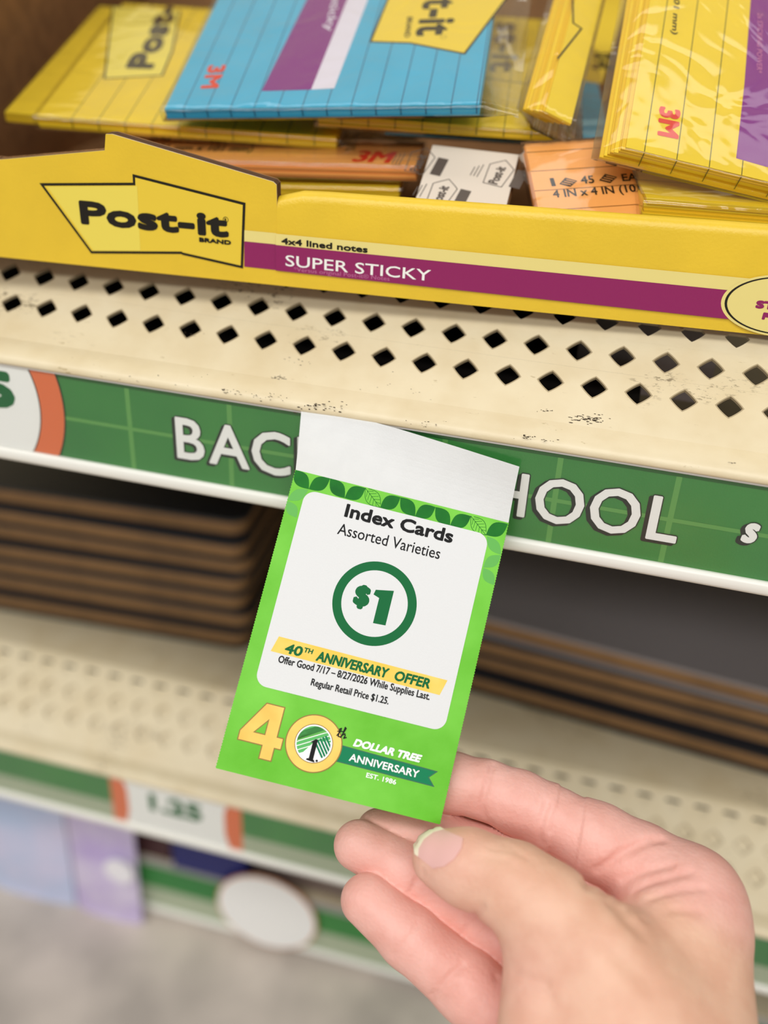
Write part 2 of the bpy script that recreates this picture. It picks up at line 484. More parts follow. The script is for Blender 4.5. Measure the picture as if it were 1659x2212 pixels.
for a in ((1268, 905, .5, 20, 60, 'slope'), (1175, 888, .35, 12, 12, 'slope'), (600, 815, .35, 10, 24, 'slope'), (645, 778, .3, 30, 10, 'slope'),
          (420, 726, .3, 14, 8, 'slope'), (1340, 940, .3, 4, 4, 'slope'), (870, 830, .25, 60, 10, 'slope'),
          (500, 846, .4, 16, 16, 'roll'), (570, 857, .35, 22, 22, 'roll'), (690, 878, .5, 26, 34, 'roll'), (930, 915, .3, 24, 14, 'roll'), (1140, 945, .4, 12, 16, 'roll'), (1180, 951, .4, 10, 8, 'roll'), (360, 820, .3, 50, 14, 'roll'), (1580, 1000, .4, 3, 4, 'roll')):
    blot(*a)
sc.build('scuff_marks', scuff, t1)['kind'] = 'stuff'

# ------------------------------------------------------------------ sign strips
def strip(label, y0, z0, xa, xb, h, group=None):
    t = thing('sign_strip', label, 'sign', (0, y0, z0 - h), group)
    s = MB(); s.box((xa, y0 + .1, z0 - h + .1), (xb - xa, 0, 0), (0, .6, 0), (0, 0, h - .4))
    so = s.build('printed_strip', strip_green, t)
    A = Art((0, y0 + .1, z0), (1, 0, 0), (0, 0, 1))
    return so, A

h = 31.3
s1, A = strip('green sign strip lettered in white on the shelf behind the price tag', 0, 0, -420, 330, h)
A.rect(-420, -2.6, 330, -.3, strip_dark, 0)
for x in (-146.7, -112.5, -80, -45, -11.4, 21.5, 54.4, 88, -180, -214, -248):
    A.rect(x - .8, -h + .3, x + .8, -2.6, strip_line, 0)
A.rect(-420, -17.2, 330, -15.9, strip_line, 1)
A.build('plaid_lines', s1)
A = Art((0, .1, 0), (1, 0, 0), (0, 0, 1))
def letter(ch, x0, x1, z0, z1, b, italic=0.0):
    dx, dz = -.9, -.75
    A.text(ch, x0 + dx - .35, z0 + dz - .35, x1 - x0 + .7, z1 - z0 + .7, ink_outline, 2, b + .25, italic)
    A.text(ch, x0 - .3, z0 - .3, x1 - x0 + .6, z1 - z0 + .6, ink_outline, 5, b + .3, italic)
    A.text(ch, x0, z0, x1 - x0, z1 - z0, ink_white, 8, b, italic)
for ch, x0, x1 in (('B', -130.8, -121.2), ('A', -119.8, -106.2), ('C', -105.4, -92.6), ('K', -90.4, -81), ('T', -77.5, -69), ('O', -68.3, -58), ('S', -52.5, -45.5),
                   ('C', -44.3, -32.5), ('H', -30, -19.4), ('O', -17, -2.7), ('O', -1.1, 13.3), ('L', 15.8, 24.4)):
    letter(ch, x0, x1, -23.9 if ch not in 'OCS' else -24.2, -9.4 if ch not in 'OCS' else -9.1, .32 if ch not in 'O' else .28)
letter('s', 41.2, 45.2, -19.7, -13.0, .5, .12)
A.build('lettering', s1)
# round price badge printed where the strip begins
A = Art((0, .1, 0), (1, 0, 0), (0, 0, 1))
def clipdisc(c, r, m, layer, top=-.35, bot=-31.0):
    P = []
    n = 160
    for t in range(n):
        a = 2 * math.pi * t / n
        P.append((c[0] + r * math.cos(a), min(max(c[1] + r * math.sin(a), bot), top)))
    A.poly(P, m, layer)
clipdisc((-212.3, -13), 42.9, ink_outline, 6)
clipdisc((-212.3, -13), 42.5, orange_ring, 7)
clipdisc((-212.0, -13.6), 33.9, ink_outline, 8)
clipdisc((-212.0, -13.6), 33.5, ink_white, 9)
A.text('5', -199.5, -16.8, 12.5, 13.5, ink_green, 10, 1.15)
A.text('1.2', -229, -16.8, 28, 13.5, ink_green, 10, 1.15)
A.build('price_badge', s1)
cv = MB(); cv.add([(-420, -.55, -31.1), (330, -.55, -31.1), (330, -.55, -.9), (-420, -.55, -.9)], [(0, 1, 2, 3)])
cv.build('clear_cover', cover, s1.parent)

s2, A = strip('green sign strip with a white price label on the shelf of dark notebooks', Y2, Z2, -620, 430, h)
reflection_strip = mat('painted_reflection', (176, 188, 160), .4)  # pale colour painted in place of the plastic holder's reflection
A.rect(-620, -31, 430, -19.5, reflection_strip, 0)
A.build('painted_reflection_band', s2)
A = Art((0, Y2 + .1, Z2), (1, 0, 0), (0, 0, 1))
xl = at(237, 1690, Y2)[0]; xr = at(522, 1775, Y2)[0]
A.rect(xl, -31, xr, -.3, orange_ring, 1)
A.poly([(xl + 7, -.3), (xl + 9, -8), (xl + 9, -22), (xl + 7, -31), (xr - 7, -31), (xr - 9, -22), (xr - 9, -8), (xr - 7, -.3)], ink_white, 2)
A.text('1.25', (xl + xr) / 2 - 14, -18, 28, 12, ink_green, 3, .9)
A.build('price_label', s2)
cv = MB(); cv.add([(-620, Y2 - .55, Z2 - 31.1), (430, Y2 - .55, Z2 - 31.1), (430, Y2 - .55, Z2 - .9), (-620, Y2 - .55, Z2 - .9)], [(0, 1, 2, 3)])
cv.build('clear_cover', cover, s2.parent)

s3, A = strip('green sign strip on the lowest shelf just above the floor', Y3, Z3, -620, 560, 40)
A.rect(-620, -39.8, 560, -22, reflection_strip, 0)  # same painted reflection on the lowest strip
A.build('painted_reflection_band', s3)
dt = thing('round_price_tag', 'round white price tag with faint orange rim on the lowest shelf', 'price tag', (-147, Y3 - 3, -419))
d = MB()
def disc3(mb, c, r, y, th, n=56, mi=0):
    ring_ = [(c[0] + r * math.cos(2 * math.pi * k / n), c[1] + r * math.sin(2 * math.pi * k / n)) for k in range(n)]
    mb.prism([(x, y, z) for x, z in ring_], (0, th, 0), mi)
disc3(d, (-147, -386), 31.5, Y3 - 3.2, .8)
d.build('orange_rim', mat('faded_orange_rim', (226, 160, 120), .5), dt)
d = MB(); disc3(d, (-147, -386), 30.3, Y3 - 3.5, .5); d.build('white_face', ink_white, dt)

# ------------------------------------------------------------------ hanging price tag
TO = np.array([-85.16, -16.54, -11.53])
tu = unit(np.array([.9783, .1297, -.1606]))
tdn = unit(np.array([-.0337, -.667, -.7443]) - tu * (tu @ np.array([-.0337, -.667, -.7443])))
tn = np.cross(tu, -tdn)                     # towards the shopper
TW, TH = 63.5, 86.5
tg = thing('shelf_price_tag', 'white topped green price tag for index cards, lower corner held by the fingers', 'price tag', TO + tdn * TH)
c = MB()
bodyc = []
for a, b in ((0, 0), (TW, 0), (TW, TH), (0, TH)): bodyc.append(TO + tu * a + tdn * b)
c.prism(bodyc, -tn * .28)
# fine perforated teeth down both long edges
for k in range(110):
    v0 = k * TH / 110
    for sx in (0, 1):
        p = TO + tu * (TW * sx) + tdn * (v0 + .12) - tn * .2
        c.box(p, tu * (.13 if sx else -.13), tdn * .38, tn * .15)
card_o = c.build('card', [tag_green], tg)
AT = Art(TO, tu, -tdn, .02, .03)
def tv(pts): return [(u, -v) for u, v in pts]
def rrect(u0, v0, u1, v1, r, n=8):
    P = []
    for cx, cy, a0 in ((u1 - r, v0 + r, -90), (u1 - r, v1 - r, 0), (u0 + r, v1 - r, 90), (u0 + r, v0 + r, 180)):
        for k in range(n + 1):
            a = math.radians(a0 + 90 * k / n); P.append((cx + r * math.cos(a), -(cy + r * math.sin(a))))
    return P
# leaves
def leaf(p, q, wdt, m, layer, veins=False):
    p, q = np.array(p, float), np.array(q, float); d = q - p; L_ = np.hypot(*d); d = d / L_; nn = np.array([-d[1], d[0]])
    n = 10
    up = [tuple(p + d * L_ * k / n + nn * wdt * math.sin(math.pi * k / n)) for k in range(n + 1)]
    dn = [tuple(p + d * L_ * k / n - nn * wdt * math.sin(math.pi * k / n)) for k in range(n - 1, 0, -1)]
    def cl(P): return [(min(max(a, .02), TW - .02), max(b, .02)) for a, b in P]
    if veins:
        AT.line(tv(cl(up)), .16, m, layer); AT.line(tv(cl(dn)), .16, m, layer); AT.line(tv(cl([tuple(p), tuple(q)])), .16, m, layer)
        for k in range(1, 6):
            b0 = p + d * L_ * k / 7
            for s_ in (1, -1): AT.line(tv(cl([tuple(b0), tuple(b0 + d * L_ * .16 + nn * s_ * wdt * .8 * math.sin(math.pi * (k + .9) / 7))])), .13, m, layer)
    else: AT.poly(tv(cl(up + dn)), m, layer)
zig = [(-.5, .1), (5.1, 4.6), (10.3, 0), (15.8, 4.6), (20.9, .3), (26.4, 4.8), (31.4, .4), (36.8, 4.8), (41.9, .7), (47.2, 5.0), (52.5, .8), (57.9, 5.1), (63.4, .4)]
for k in range(12):
    leaf(zig[k], zig[k + 1], 2.05, leaf_dark, 0, k in (4, 10))
for pts in (((0, 9.2), (5.0, 4.8), leaf_mid), ((0, 9.5), (3.8, 13.5), leaf_mid), ((58.3, 5.4), (63.4, 9.6), leaf_mid), ((63.4, 9.8), (59.3, 14.4), leaf_mid), ((59.3, 14.6), (63.4, 18.6), leaf_mid)):
    leaf(pts[0], pts[1], 1.6, pts[2], 0)
AT.build('leaf_border', card_o)
AT = Art(TO, tu, -tdn, .02, .03)
AT.poly(rrect(4.3, 4.9, 58.9, 62.0, 3.4), panel_white, 2)
AT.build('white_panel', card_o)
AT = Art(TO, tu, -tdn, .02, .03)
AT.text('Index Cards', 16.9, -9.95, 32.0, 4.0, ink_black, 3, .2)
AT.text('Assorted Varieties', 16.2, -15.3, 30.2, 3.3, ink_black, 3, .02)
AT.text('Offer Good 7/17 – 8/27/2026 While Supplies Last.', 9.1, -55.2, 43.8, 2.7, ink_black, 5, .05)
AT.text('Regular Retail Price $1.25.', 19.6, -59.1, 22.4, 2.6, ink_black, 5, .05)
AT.build('offer_lettering', card_o)
AT = Art(TO, tu, -tdn, .02, .03)
AT.ring((31.5, -32.0), 12.0, 9.45, ink_green, 3)
AT.text('$', 25.3, -34.6, 4.6, 7.0, ink_green, 3, .55)
AT.poly(tv([(30.6, 29.6), (30.9, 28.15), (36.0, 27.2), (36.0, 37.3), (32.4, 37.5), (32.4, 30.2)]), ink_green, 3)
AT.build('price_circle', card_o)
AT = Art(TO, tu, -tdn, .02, .03)
AT.poly(tv([(7.6, 47.5), (56.6, 48.0), (55.4, 52.5), (6.4, 52.0)]), banner_yellow, 3)
AT.text('40', 10.0, -51.6, 5.0, 2.9, ink_green, 4, .15, .12)
AT.text('TH', 15.3, -50.1, 2.6, 1.4, ink_green, 4, .08, .12)
AT.text('ANNIVERSARY', 19.2, -51.6, 20.6, 2.9, ink_green, 4, .15, .12)
AT.text('OFFER', 41.7, -51.6, 10.4, 2.9, ink_green, 4, .15, .12)
AT.build('offer_banner', card_o)
AT = Art(TO, tu, -tdn, .02, .03)
four = [(9.3, 66.3), (13.6, 66.3), (14.1, 74.7), (15.9, 74.8), (15.9, 77.3), (14.2, 77.3), (14.3, 81.0), (11.0, 81.0), (11.0, 77.3), (3.9, 77.2), (3.9, 75.2)]
four = [(9.2, 66.3), (14.1, 66.3), (14.1, 74.6), (15.9, 74.6), (15.9, 77.4), (14.1, 77.4), (14.1, 81.0), (10.9, 81.0), (10.9, 77.4), (3.9, 77.4), (3.9, 75.0)]
def grow(P, e):
    P = [np.array(p, float) for p in P]; n = len(P); out = []
    ar = sum(P[i][0] * P[(i + 1) % n][1] - P[(i + 1) % n][0] * P[i][1] for i in range(n))
    s_ = 1 if ar > 0 else -1
    for i in range(n):
        d1 = unit(P[i] - P[i - 1]); d2 = unit(P[(i + 1) % n] - P[i])
        n1 = np.array([d1[1], -d1[0]]) * s_; n2 = np.array([d2[1], -d2[0]]) * s_
        b = n1 + n2; b = b / (1 + n1 @ n2)
        out.append(tuple(P[i] + b * e))
    return out
AT.poly(tv(grow(four, .3)), gold_edge, 2); AT.poly(tv(four), gold, 3)
hole = [(10.9, 70.2), (10.9, 74.7), (7.4, 74.7)]
AT.poly(tv(grow(hole, .0)), gold_edge, 4); AT.poly(tv(grow(hole, -.28)), tag_green, 5)
cc = (24.5, -73.7)
AT.disc(cc, 7.95, gold_edge, 3); AT.disc(cc, 7.65, gold, 4)
AT.disc(cc, 5.35, gold_edge, 5); AT.disc(cc, 5.15, ink_white, 6)
# stripes of the round emblem, cut to the disc
def chord(y, up, r=4.7):
    return math.sqrt(max(r * r - y * y, 0))
def cut(P, c0, r):
    # keep polygon points inside a circle (polygon sampled finely)
    out = []
    n = len(P)
    for i in range(n):
        a = np.array(P[i], float); b = np.array(P[(i + 1) % n], float)
        for k in range(14):
            q = a + (b - a) * k / 14; dd = q - np.array(c0); l = np.hypot(*dd)
            out.append(tuple(q if l <= r else np.array(c0) + dd * r / l))
    return out
rr = 4.75
for k in range(6):
    # green bands rising to the right over the left of the disc
    dirv = np.array([.87, .5]); nv = np.array([-.5, .87]); mid = np.array(cc) + nv * (-.9 + k * 1.12)
    a0, a1 = -6.5, 6.5
    P = [tuple(mid + dirv * a0 - nv * .44), tuple(mid + dirv * a1 - nv * .44), tuple(mid + dirv * a1 + nv * .44), tuple(mid + dirv * a0 + nv * .44)]
    AT.poly(cut(P, cc, rr), mint if k != 3 else leaf_mid, 7)
P = [(cc[0] - .6, cc[1] + 1.2), (cc[0] + 5.2, cc[1] + 4.0), (cc[0] + 6, cc[1] - 6), (cc[0] - 4.5, cc[1] - 6), (cc[0] - 2.6, cc[1] - 1.6)]
P = [(cc[0] + .3, cc[1] + .9), (cc[0] + 6, cc[1] + 1.6), (cc[0] + 6, cc[1] - 6), (cc[0] - 4.4, cc[1] - 6)]
AT.poly(cut(P, cc, rr + .1), ink_white, 8)
for k in range(5):
    dirv = np.array([.62, -.78]); nv = np.array([.78, .62]); mid = np.array(cc) + np.array([1.5, -.2]) + nv * (k * .82 - .5)
    P = [tuple(mid - dirv * 1.6 - nv * .27), tuple(mid + dirv * 3.4 - nv * .27), tuple(mid + dirv * 3.4 + nv * .27), tuple(mid - dirv * 1.6 + nv * .27)]
    AT.poly(cut(P, cc, rr - .1), teal, 9)
AT.poly([(cc[0] - 1.0, cc[1] - 4.7), (cc[0] + 1.4, cc[1] - 4.9), (cc[0] + 1.3, cc[1] - 4.4), (cc[0] + .9, cc[1] - 4.2), (cc[0] + .9, cc[1] + 1.3), (cc[0] + .3, cc[1] + 1.3), (cc[0] - 1.0, cc[1] + .2), (cc[0] - .35, cc[1] + .25), (cc[0] - .35, cc[1] - 4.1), (cc[0] - .95, cc[1] - 4.3)], ink_black, 10)
AT.disc((cc[0] + 1.95, cc[1] - 4.3), .32, ink_black, 10, n=16)
# th in script
AT.line([(30.2, -70.0), (30.9, -68.6), (30.9, -67.9), (30.5, -68.2), (30.6, -70.2), (31.1, -70.2)], .3, ink_black, 8)
AT.line([(30.1, -68.9), (31.6, -68.6)], .25, ink_black, 8)
AT.line([(31.3, -70.3), (32.2, -67.6), (31.9, -67.4), (31.6, -69.6), (32.2, -69.1), (32.4, -69.6), (32.2, -70.3), (32.8, -70.0)], .3, ink_black, 8)
AT.build('anniversary_emblem', card_o)
AT = Art(TO, tu, -tdn, .02, .03)
AT.text('DOLLAR TREE', 35.1, -71.8, 19.0, 2.2, ink_white, 4, .15, .25)
AT.text('EST. 1986', 40.7, -79.1, 8.5, 1.35, ink_white, 4, .05)
AT.poly(tv(grow([(31.6, 72.5), (59.2, 73.1), (57.4, 75.0), (59.2, 76.9), (31.6, 76.7)], .25)), teal_dark, 1)
AT.poly(tv([(31.6, 72.5), (59.2, 73.1), (57.4, 75.0), (59.2, 76.9), (31.6, 76.7)]), teal, 2)
AT.text('ANNIVERSARY', 35.0, -75.9, 19.8, 2.1, ink_white, 4, .07)
AT.build('anniversary_ribbon', card_o)
# the white tab, bent back to the sign strip
tb = MB()
topv = [at(651, 884, 1.2 - 1.6), at(740, 893, -.5), at(860, 926, -1.6), at(990, 966, -2.2), at(1122, 1008, -3.0)]
botf = [0, .18, .45, .73, 1.0]
NV = 10; NU = 24
grid = []
for i in range(NU + 1):
    f = i / NU
    k = min(int(np.searchsorted(botf, f, side='right')) - 1, 3); g = (f - botf[k]) / (botf[k + 1] - botf[k])
    top = topv[k] * (1 - g) + topv[k + 1] * g
    bot = TO + tu * TW * f
    for j in range(NV + 1):
        s_ = j / NV
        p = bot * (1 - s_) + top * s_
        bow = math.sin(math.pi * s_) * (-.9) + math.sin(math.pi * min(s_ * 1.0, 1)) * .0
        p = p + tn * bow + np.array([0, 0, 0])
        grid.append(p)
g0 = len(grid)
fs = [(i * (NV + 1) + j, (i + 1) * (NV + 1) + j, (i + 1) * (NV + 1) + j + 1, i * (NV + 1) + j + 1) for i in range(NU) for j in range(NV)]
tb.add(grid, fs)
tb.add([p - tn * .28 for p in grid], [f[::-1] for f in fs])
edge = [i * (NV + 1) for i in range(NU + 1)] + [NU * (NV + 1) + j for j in range(1, NV + 1)] + [i * (NV + 1) + NV for i in range(NU - 1, -1, -1)] + [j for j in range(NV - 1, 0, -1)]
tb.add([grid[i] for i in edge] + [grid[i] - tn * .28 for i in edge], [(k, len(edge) + k, len(edge) + (k + 1) % len(edge), (k + 1) % len(edge)) for k in range(len(edge))])
tb.build('hanging_tab', paper_white, tg, smooth=False)

# ------------------------------------------------------------------ yellow carton of note packs
bL = onplane(0, 555, (0, 0, 28.15), (0, 0, 1.0)); bR = onplane(1659, 725, (0, 0, 28.15), (0, 0, 1.0))
be = unit(bR - bL); bn = np.array([be[1], -be[0], 0])       # outward, towards the shopper
bx = thing('display_carton', 'yellow open display carton with a plum band standing on the top shelf', 'display carton', (bL + bR) / 2)
def bp(px, py, off=0.0):
    X = onplane(px, py, bL + bn * off, bn); return float((X - bL) @ be), float(X[2] - 28.15)
BO = bL.copy(); BO[2] = 28.15
def B3(s, z, off=0.0): return BO + be * s + np.array([0, 0, z]) + bn * off
s_l = -48.0; s_r = bp(1659, 600)[0] + 80
s_n = bp(598, 440)[0]
# raised left flap of single corrugated board
fo = [(s_l, 0), (s_n, 0), bp(598, 446), bp(597, 400), bp(590, 393), bp(242, 290), bp(228, 290), bp(226, 325), bp(0, 345), (s_l, bp(0, 345)[1] + .6)]
fb = MB()
fb.add([B3(*p) for p in fo], [tuple(range(len(fo)))])
fb.add([B3(*p, -4.8) for p in fo], [tuple(range(len(fo)))[::-1]], 1)
n_ = len(fo)
for i in range(n_):
    a, b = fo[i], fo[(i + 1) % n_]
    # white liner lip, dark fluting, inner liner
    for o0, o1, mi in ((0, -.55, 2), (-.55, -4.1, 1), (-4.1, -4.8, 3)):
        fb.add([B3(*a, o0), B3(*b, o0), B3(*b, o1), B3(*a, o1)], [(0, 1, 2, 3)], mi)
    l = math.hypot(b[0] - a[0], b[1] - a[1])
    if i in (5, 7, 8):
        k = int(l / 3.2)
        for j in range(k):
            f0 = (j + .15) / k; f1 = (j + .5) / k; f2 = (j + .85) / k
            nrm2 = .12
            q = lambda f, o: B3(a[0] + (b[0] - a[0]) * f, a[1] + (b[1] - a[1]) * f + nrm2, o)
            fb.add([q(f0, -.55), q(f0 + .06, -.55), q(f1 + .06, -4.05), q(f1, -4.05)], [(0, 1, 2, 3)], 3)
            fb.add([q(f1, -4.05), q(f1 + .06, -4.05), q(f2 + .06, -.55), q(f2, -.55)], [(0, 1, 2, 3)], 3)
flap_o = fb.build('front_flap', [box_yellow, kraft_dark, kraft_edge, kraft], bx)
# low front wall, board folded over so the rim is round
zt0 = bp(640, 422)[1]; zt1 = bp(1659, 497)[1]
fw = MB()
NS = 30
prof = []
for k in range(9):
    a = math.pi * k / 8
    prof.append((-3.2 + 3.2 * math.cos(a), 3.2 * math.sin(a) - 3.2 + .9))
sects = []
for i in range(NS + 1):
    f = i / NS; s_ = s_n + (s_r - s_n) * f
    zt = zt0 + (zt1 - zt0) * (s_ - s_n) / (bp(1659, 497)[0] - s_n)
    if i == 0: zt -= 2.2
    if i == 1: zt -= .2
    row = [B3(s_, 0, 0), B3(s_, (zt - 2.6) * .5, .5)] + [B3(s_, zt + z, o_) for o_, z in prof] + [B3(s_, 0, -6.4)]
    sects.append(row)
m_ = len(sects[0])
fw.add([p for r_ in sects for p in r_], [(i * m_ + j, (i + 1) * m_ + j, (i + 1) * m_ + j + 1, i * m_ + j + 1) for i in range(NS) for j in range(m_ - 1)])
fw.add(sects[0], [tuple(range(m_))]); fw.add(sects[-1], [tuple(range(m_))[::-1]])
wall_o = fw.build('front_wall', box_yellow, bx, smooth=True)
# other walls and the bottom
dep = 250.0; bt = 2.6
ow = MB(); ow.box(B3(s_l, 0, 0), be * bt, -bn * dep, (0, 0, 120)); ow.build('side_wall', kraft, bx)
ow = MB(); ow.box(B3(s_r - bt, 0, 0), be * bt, -bn * dep, (0, 0, 120)); ow.build('side_wall', kraft, bx)
ow = MB(); ow.box(B3(s_l, 0, -dep), be * (s_r - s_l), -bn * bt, (0, 0, 150)); ow.build('back_wall', kraft, bx)
ow = MB(); ow.box(B3(s_l, .1, -2), be * (s_r - s_l), -bn * (dep - 2), (0, 0, 1.5)); ow.build('bottom_panel', kraft, bx)
# printing on the carton's front
AB = Art(BO, be, (0, 0, 1), .12, .05)
lo_out = [bp(90, 398), bp(290, 397), bp(289, 379), bp(528, 440), bp(523, 577), bp(395, 548), bp(392, 546), bp(198, 545)]
AB.poly(grow(lo_out, .35), ink_soft, 0); AB.poly(grow(lo_out, -.45), logo_mid, 1)
AB.poly([bp(103, 403), bp(297, 402), bp(304, 541), bp(203, 541)], logo_pale, 2)
def ptext(art, f, s, bl, br, tl, m, layer, bold=0, shear=0, vmax=95.0):
    """words whose baseline runs from pixel bl to br and whose top left is at tl"""
    a, b, c_ = np.array(f(*bl)), np.array(f(*br)), np.array(f(*tl))
    if b[1] > vmax: b = a + (b - a) * (vmax - a[1]) / (b[1] - a[1])          # keep the words on the pack
    if a[1] > vmax: a2 = b + (a - b) * (vmax - b[1]) / (a[1] - b[1]); c_ = c_ + (a2 - a); a = a2
    d = b - a; w_ = np.hypot(*d); rot = math.atan2(d[1], d[0]); q = np.array([-d[1], d[0]]) / w_
    art.text(s, a[0], a[1], w_, abs((c_ - a) @ q), m, layer, bold, shear, rot)
ptext(AB, bp, 'Post-it', (176, 484), (495, 514), (160, 431), ink_soft, 3, .52)
ptext(AB, bp, 'BRAND', (431, 522), (500, 529), (431, 512), ink_soft, 3, .15)
AB.ring(bp(488, 474), .85, .7, ink_soft, 3, 20); AB.text('R', bp(488, 474)[0] - .35, bp(488, 474)[1] - .4, .7, .8, ink_soft, 3, .04)
AB.build('logo_panel', flap_o)
AB = Art(BO, be, (0, 0, 1), .62, .05)
AB2 = Art(BO, be, (0, 0, 1), .12, .05)
for art, k0, k1 in ((AB2, 528, 597), (AB, 597, 1720)):
    def yy(x, a, b): return a[1] + (b[1] - a[1]) * (x - a[0]) / (b[0] - a[0])
    ct = ((528, 497), (1659, 604)); cb = ((528, 521), (1659, 634)); pb = ((523, 575), (1659, 697))
    art.poly([bp(k0, yy(k0, *ct)), bp(k1, yy(k1, *ct)), bp(k1, yy(k1, *cb)), bp(k0, yy(k0, *cb))], box_pale, 0)
    art.poly([bp(k0, yy(k0, *cb)), bp(k1, yy(k1, *cb)), bp(k1, yy(k1, *pb)), bp(k0, yy(k0, *pb))], box_purple, 1)
ptext(AB, bp, '4x4 lined notes', (609, 526), (795, 545), (610, 512), ink_soft, 2, .11)
ptext(AB, bp, 'SUPER STICKY', (618, 573), (930, 606), (618, 549), ink_white, 2, .04)
soft_pink = mat('faint_pink_ink', (196, 112, 160), .4)
ptext(AB, bp, '*Versus original Post-it® Notes', (636, 587), (842, 608), (636, 575), soft_pink, 2, .0)
ec = bp(1692, 660)
AB.disc(ec, 17.2, box_pale, 2, 9.0); AB.ring(ec, 16.2, 15.5, ink_soft, 3, 64, sy=.52)
ptext(AB, bp, 'ST', (1630, 664), (1672, 668), (1630, 646), box_purple, 3, .25)
ptext(AB, bp, 'F', (1644, 688), (1658, 690), (1644, 672), box_purple, 3, .25)
AB.build('printed_band', wall_o); AB2.build('printed_band', flap_o)

# ------------------------------------------------------------------ packs of lined notes
def pack(label, opx, oy, n, epx, paper, deep, rule, lines, W=102.0, D=102.0, T=5.0, right=False, group='wrapped packs of lined notes', first=4.0, gap=8.4, film_on=True, tail=0.0, loose=.25, fan=0.0, fanv=0.0):
    n = unit(n)
    O = at(opx[0], opx[1], oy)
    X = onplane(epx[0], epx[1], O, n)
    eu = unit(X - O)
    if right: eu = -eu; O = O - eu * W
    ev = unit(np.cross(n, eu)); n = np.cross(eu, ev)
    t = thing('sticky_note_pack', label, 'note pack', O + eu * W / 2 - n * T, group)
    k = MB(); NL = max(4, int(T / .8))
    for i in range(NL):
        ju, jv = (0, 0) if i == NL - 1 else (random.uniform(-1, 1) * loose, random.uniform(-1, 1) * loose)
        lag = 1 - (i + 1) / NL
        k.box(O - n * T * (1 - i / NL) + eu * (ju - fan * lag) + ev * (jv + fanv * lag), eu * W, ev * D, n * (T / NL), 0 if (i == NL - 1 or i % 3 == 1) else 1)
    A = Art(O, eu, ev, .03, .04)
    if lines == 'v':
        x = first
        while x < W:
            A.rect(x - .16, 0, x + .16, D, rule, 0)
            f0 = O + eu * x - ev * (.28 + loose)
            A.mb.add([f0 - eu * .16 - n * T * .8, f0 + eu * .16 - n * T * .8, f0 + eu * .16, f0 - eu * .16], [(0, 1, 2, 3)], A.mi(rule))
            x += gap
    elif lines == 'h':
        x = first
        while x < D:
            A.rect(0, x - .16, W, x + .16, rule, 0); x += gap
    base_m = [paper, deep]
    k0 = len(k.v); k.v += A.mb.v; k.f += [tuple(i + k0 for i in f) for f in A.mb.f]; k.m += [2 + i for i in A.mb.m]
    t = (t, k.build('note_stack', base_m + A.mats, t))
    def f(px, py):
        X = onplane(px, py, O, n); return float((X - O) @ eu), float((X - O) @ ev)
    if film_on:
        w = MB()
        sec = [(-.9, -T - .35), (-1.7, -T * .72), (-1.9, -T * .35), (-1.3, .05), (-.3, .45), (2.5, .62), (D * .3, .42), (D * .6, .75), (D - 3, .6), (D + 1, 0), (D + 1, -T - .3)]
        NU = 18; rows_ = []
        for i in range(NU + 1):
            u_ = -1.2 + (W + 2.4) * i / NU
            wob = [random.uniform(-.12, .12) for _ in sec]
            if i == 0 and fan:
                rows_.append([O - eu * (fan + 1.4) + ev * (max(v_, -.5) + fanv) + n * (-T - .3 + .5 * (h_ + T) / T) for v_, h_ in sec])
            rows_.append([O + eu * u_ + ev * v_ + n * (h_ + wob[j] * (1 if h_ > -1 else .4)) for j, (v_, h_) in enumerate(sec)])
        if tail:
            for q in (.3, .65, 1.0):
                rows_.append([O + eu * (W + 1.2 + tail * q) + ev * v_ + n * ((h_ + T * .5) * (1 - q * .9) - T * (.5 + .35 * q) + random.uniform(-.7, .7)) for v_, h_ in sec])
        m_ = len(sec)
        w.add([p for r_ in rows_ for p in r_], [(i * m_ + j, (i + 1) * m_ + j, (i + 1) * m_ + (j + 1) % m_, i * m_ + (j + 1) % m_) for i in range(len(rows_) - 1) for j in range(m_)])
        w.add(rows_[0], [tuple(range(m_))]); w.add(rows_[-1], [tuple(range(m_))[::-1]])
        w.build('film_wrap', wrap, t[0], smooth=True)
    return t[1], O, eu, ev, n, f

# blue pack, on top in the middle
t, O, eu, ev, n, f = pack('blue wrapped pack of lined notes with a purple band, on top of the pile', (355, 236), 58, (-.04, -.39, .92), (1035, 226), note_blue, note_blue_deep, rule_blue, 'v', T=3.4, tail=11, first=6.5, gap=7.9)
A = Art(O, eu, ev, .06, .04)
A.poly([f(565, 197), f(672, 194), f(782, -80), f(702, -80)], purple, 0)
A.poly([f(672, 194), f(722, 191), f(825, -80), f(782, -80)], lav, 0)
ptext(A, f, 'sticky', (712, -6), (694, 68), (737, -6), lav, 1, .1)
A.build('purple_band', t)
A = Art(O, eu, ev, .06, .04)
lg = [(u_, min(v_, 98)) for u_, v_ in (f(870, -80), f(801, 90), f(886, 93), f(1003, 116), f(1097, -8), f(1105, -80))]
A.poly(grow(lg, .5), ink_soft, 0); A.poly(grow(lg, -.3), logo_mid, 1)
ptext(A, f, 'Post-it', (935, -85), (896, 79), (1012, -85), ink_soft, 2, .55, 0, 100)
ptext(A, f, 'BRAND', (880, 38), (873, 82), (892, 38), ink_soft, 2, .08)
A.ring(f(958, 81), 1.0, .85, ink_soft, 2, 20)
A.build('logo_panel', t)
A = Art(O, eu, ev, .06, .04)
ptext(A, f, '3M', (451, 142), (432, 192), (490, 140), red_ink, 1, .36)
A.build('red_lettering', t)

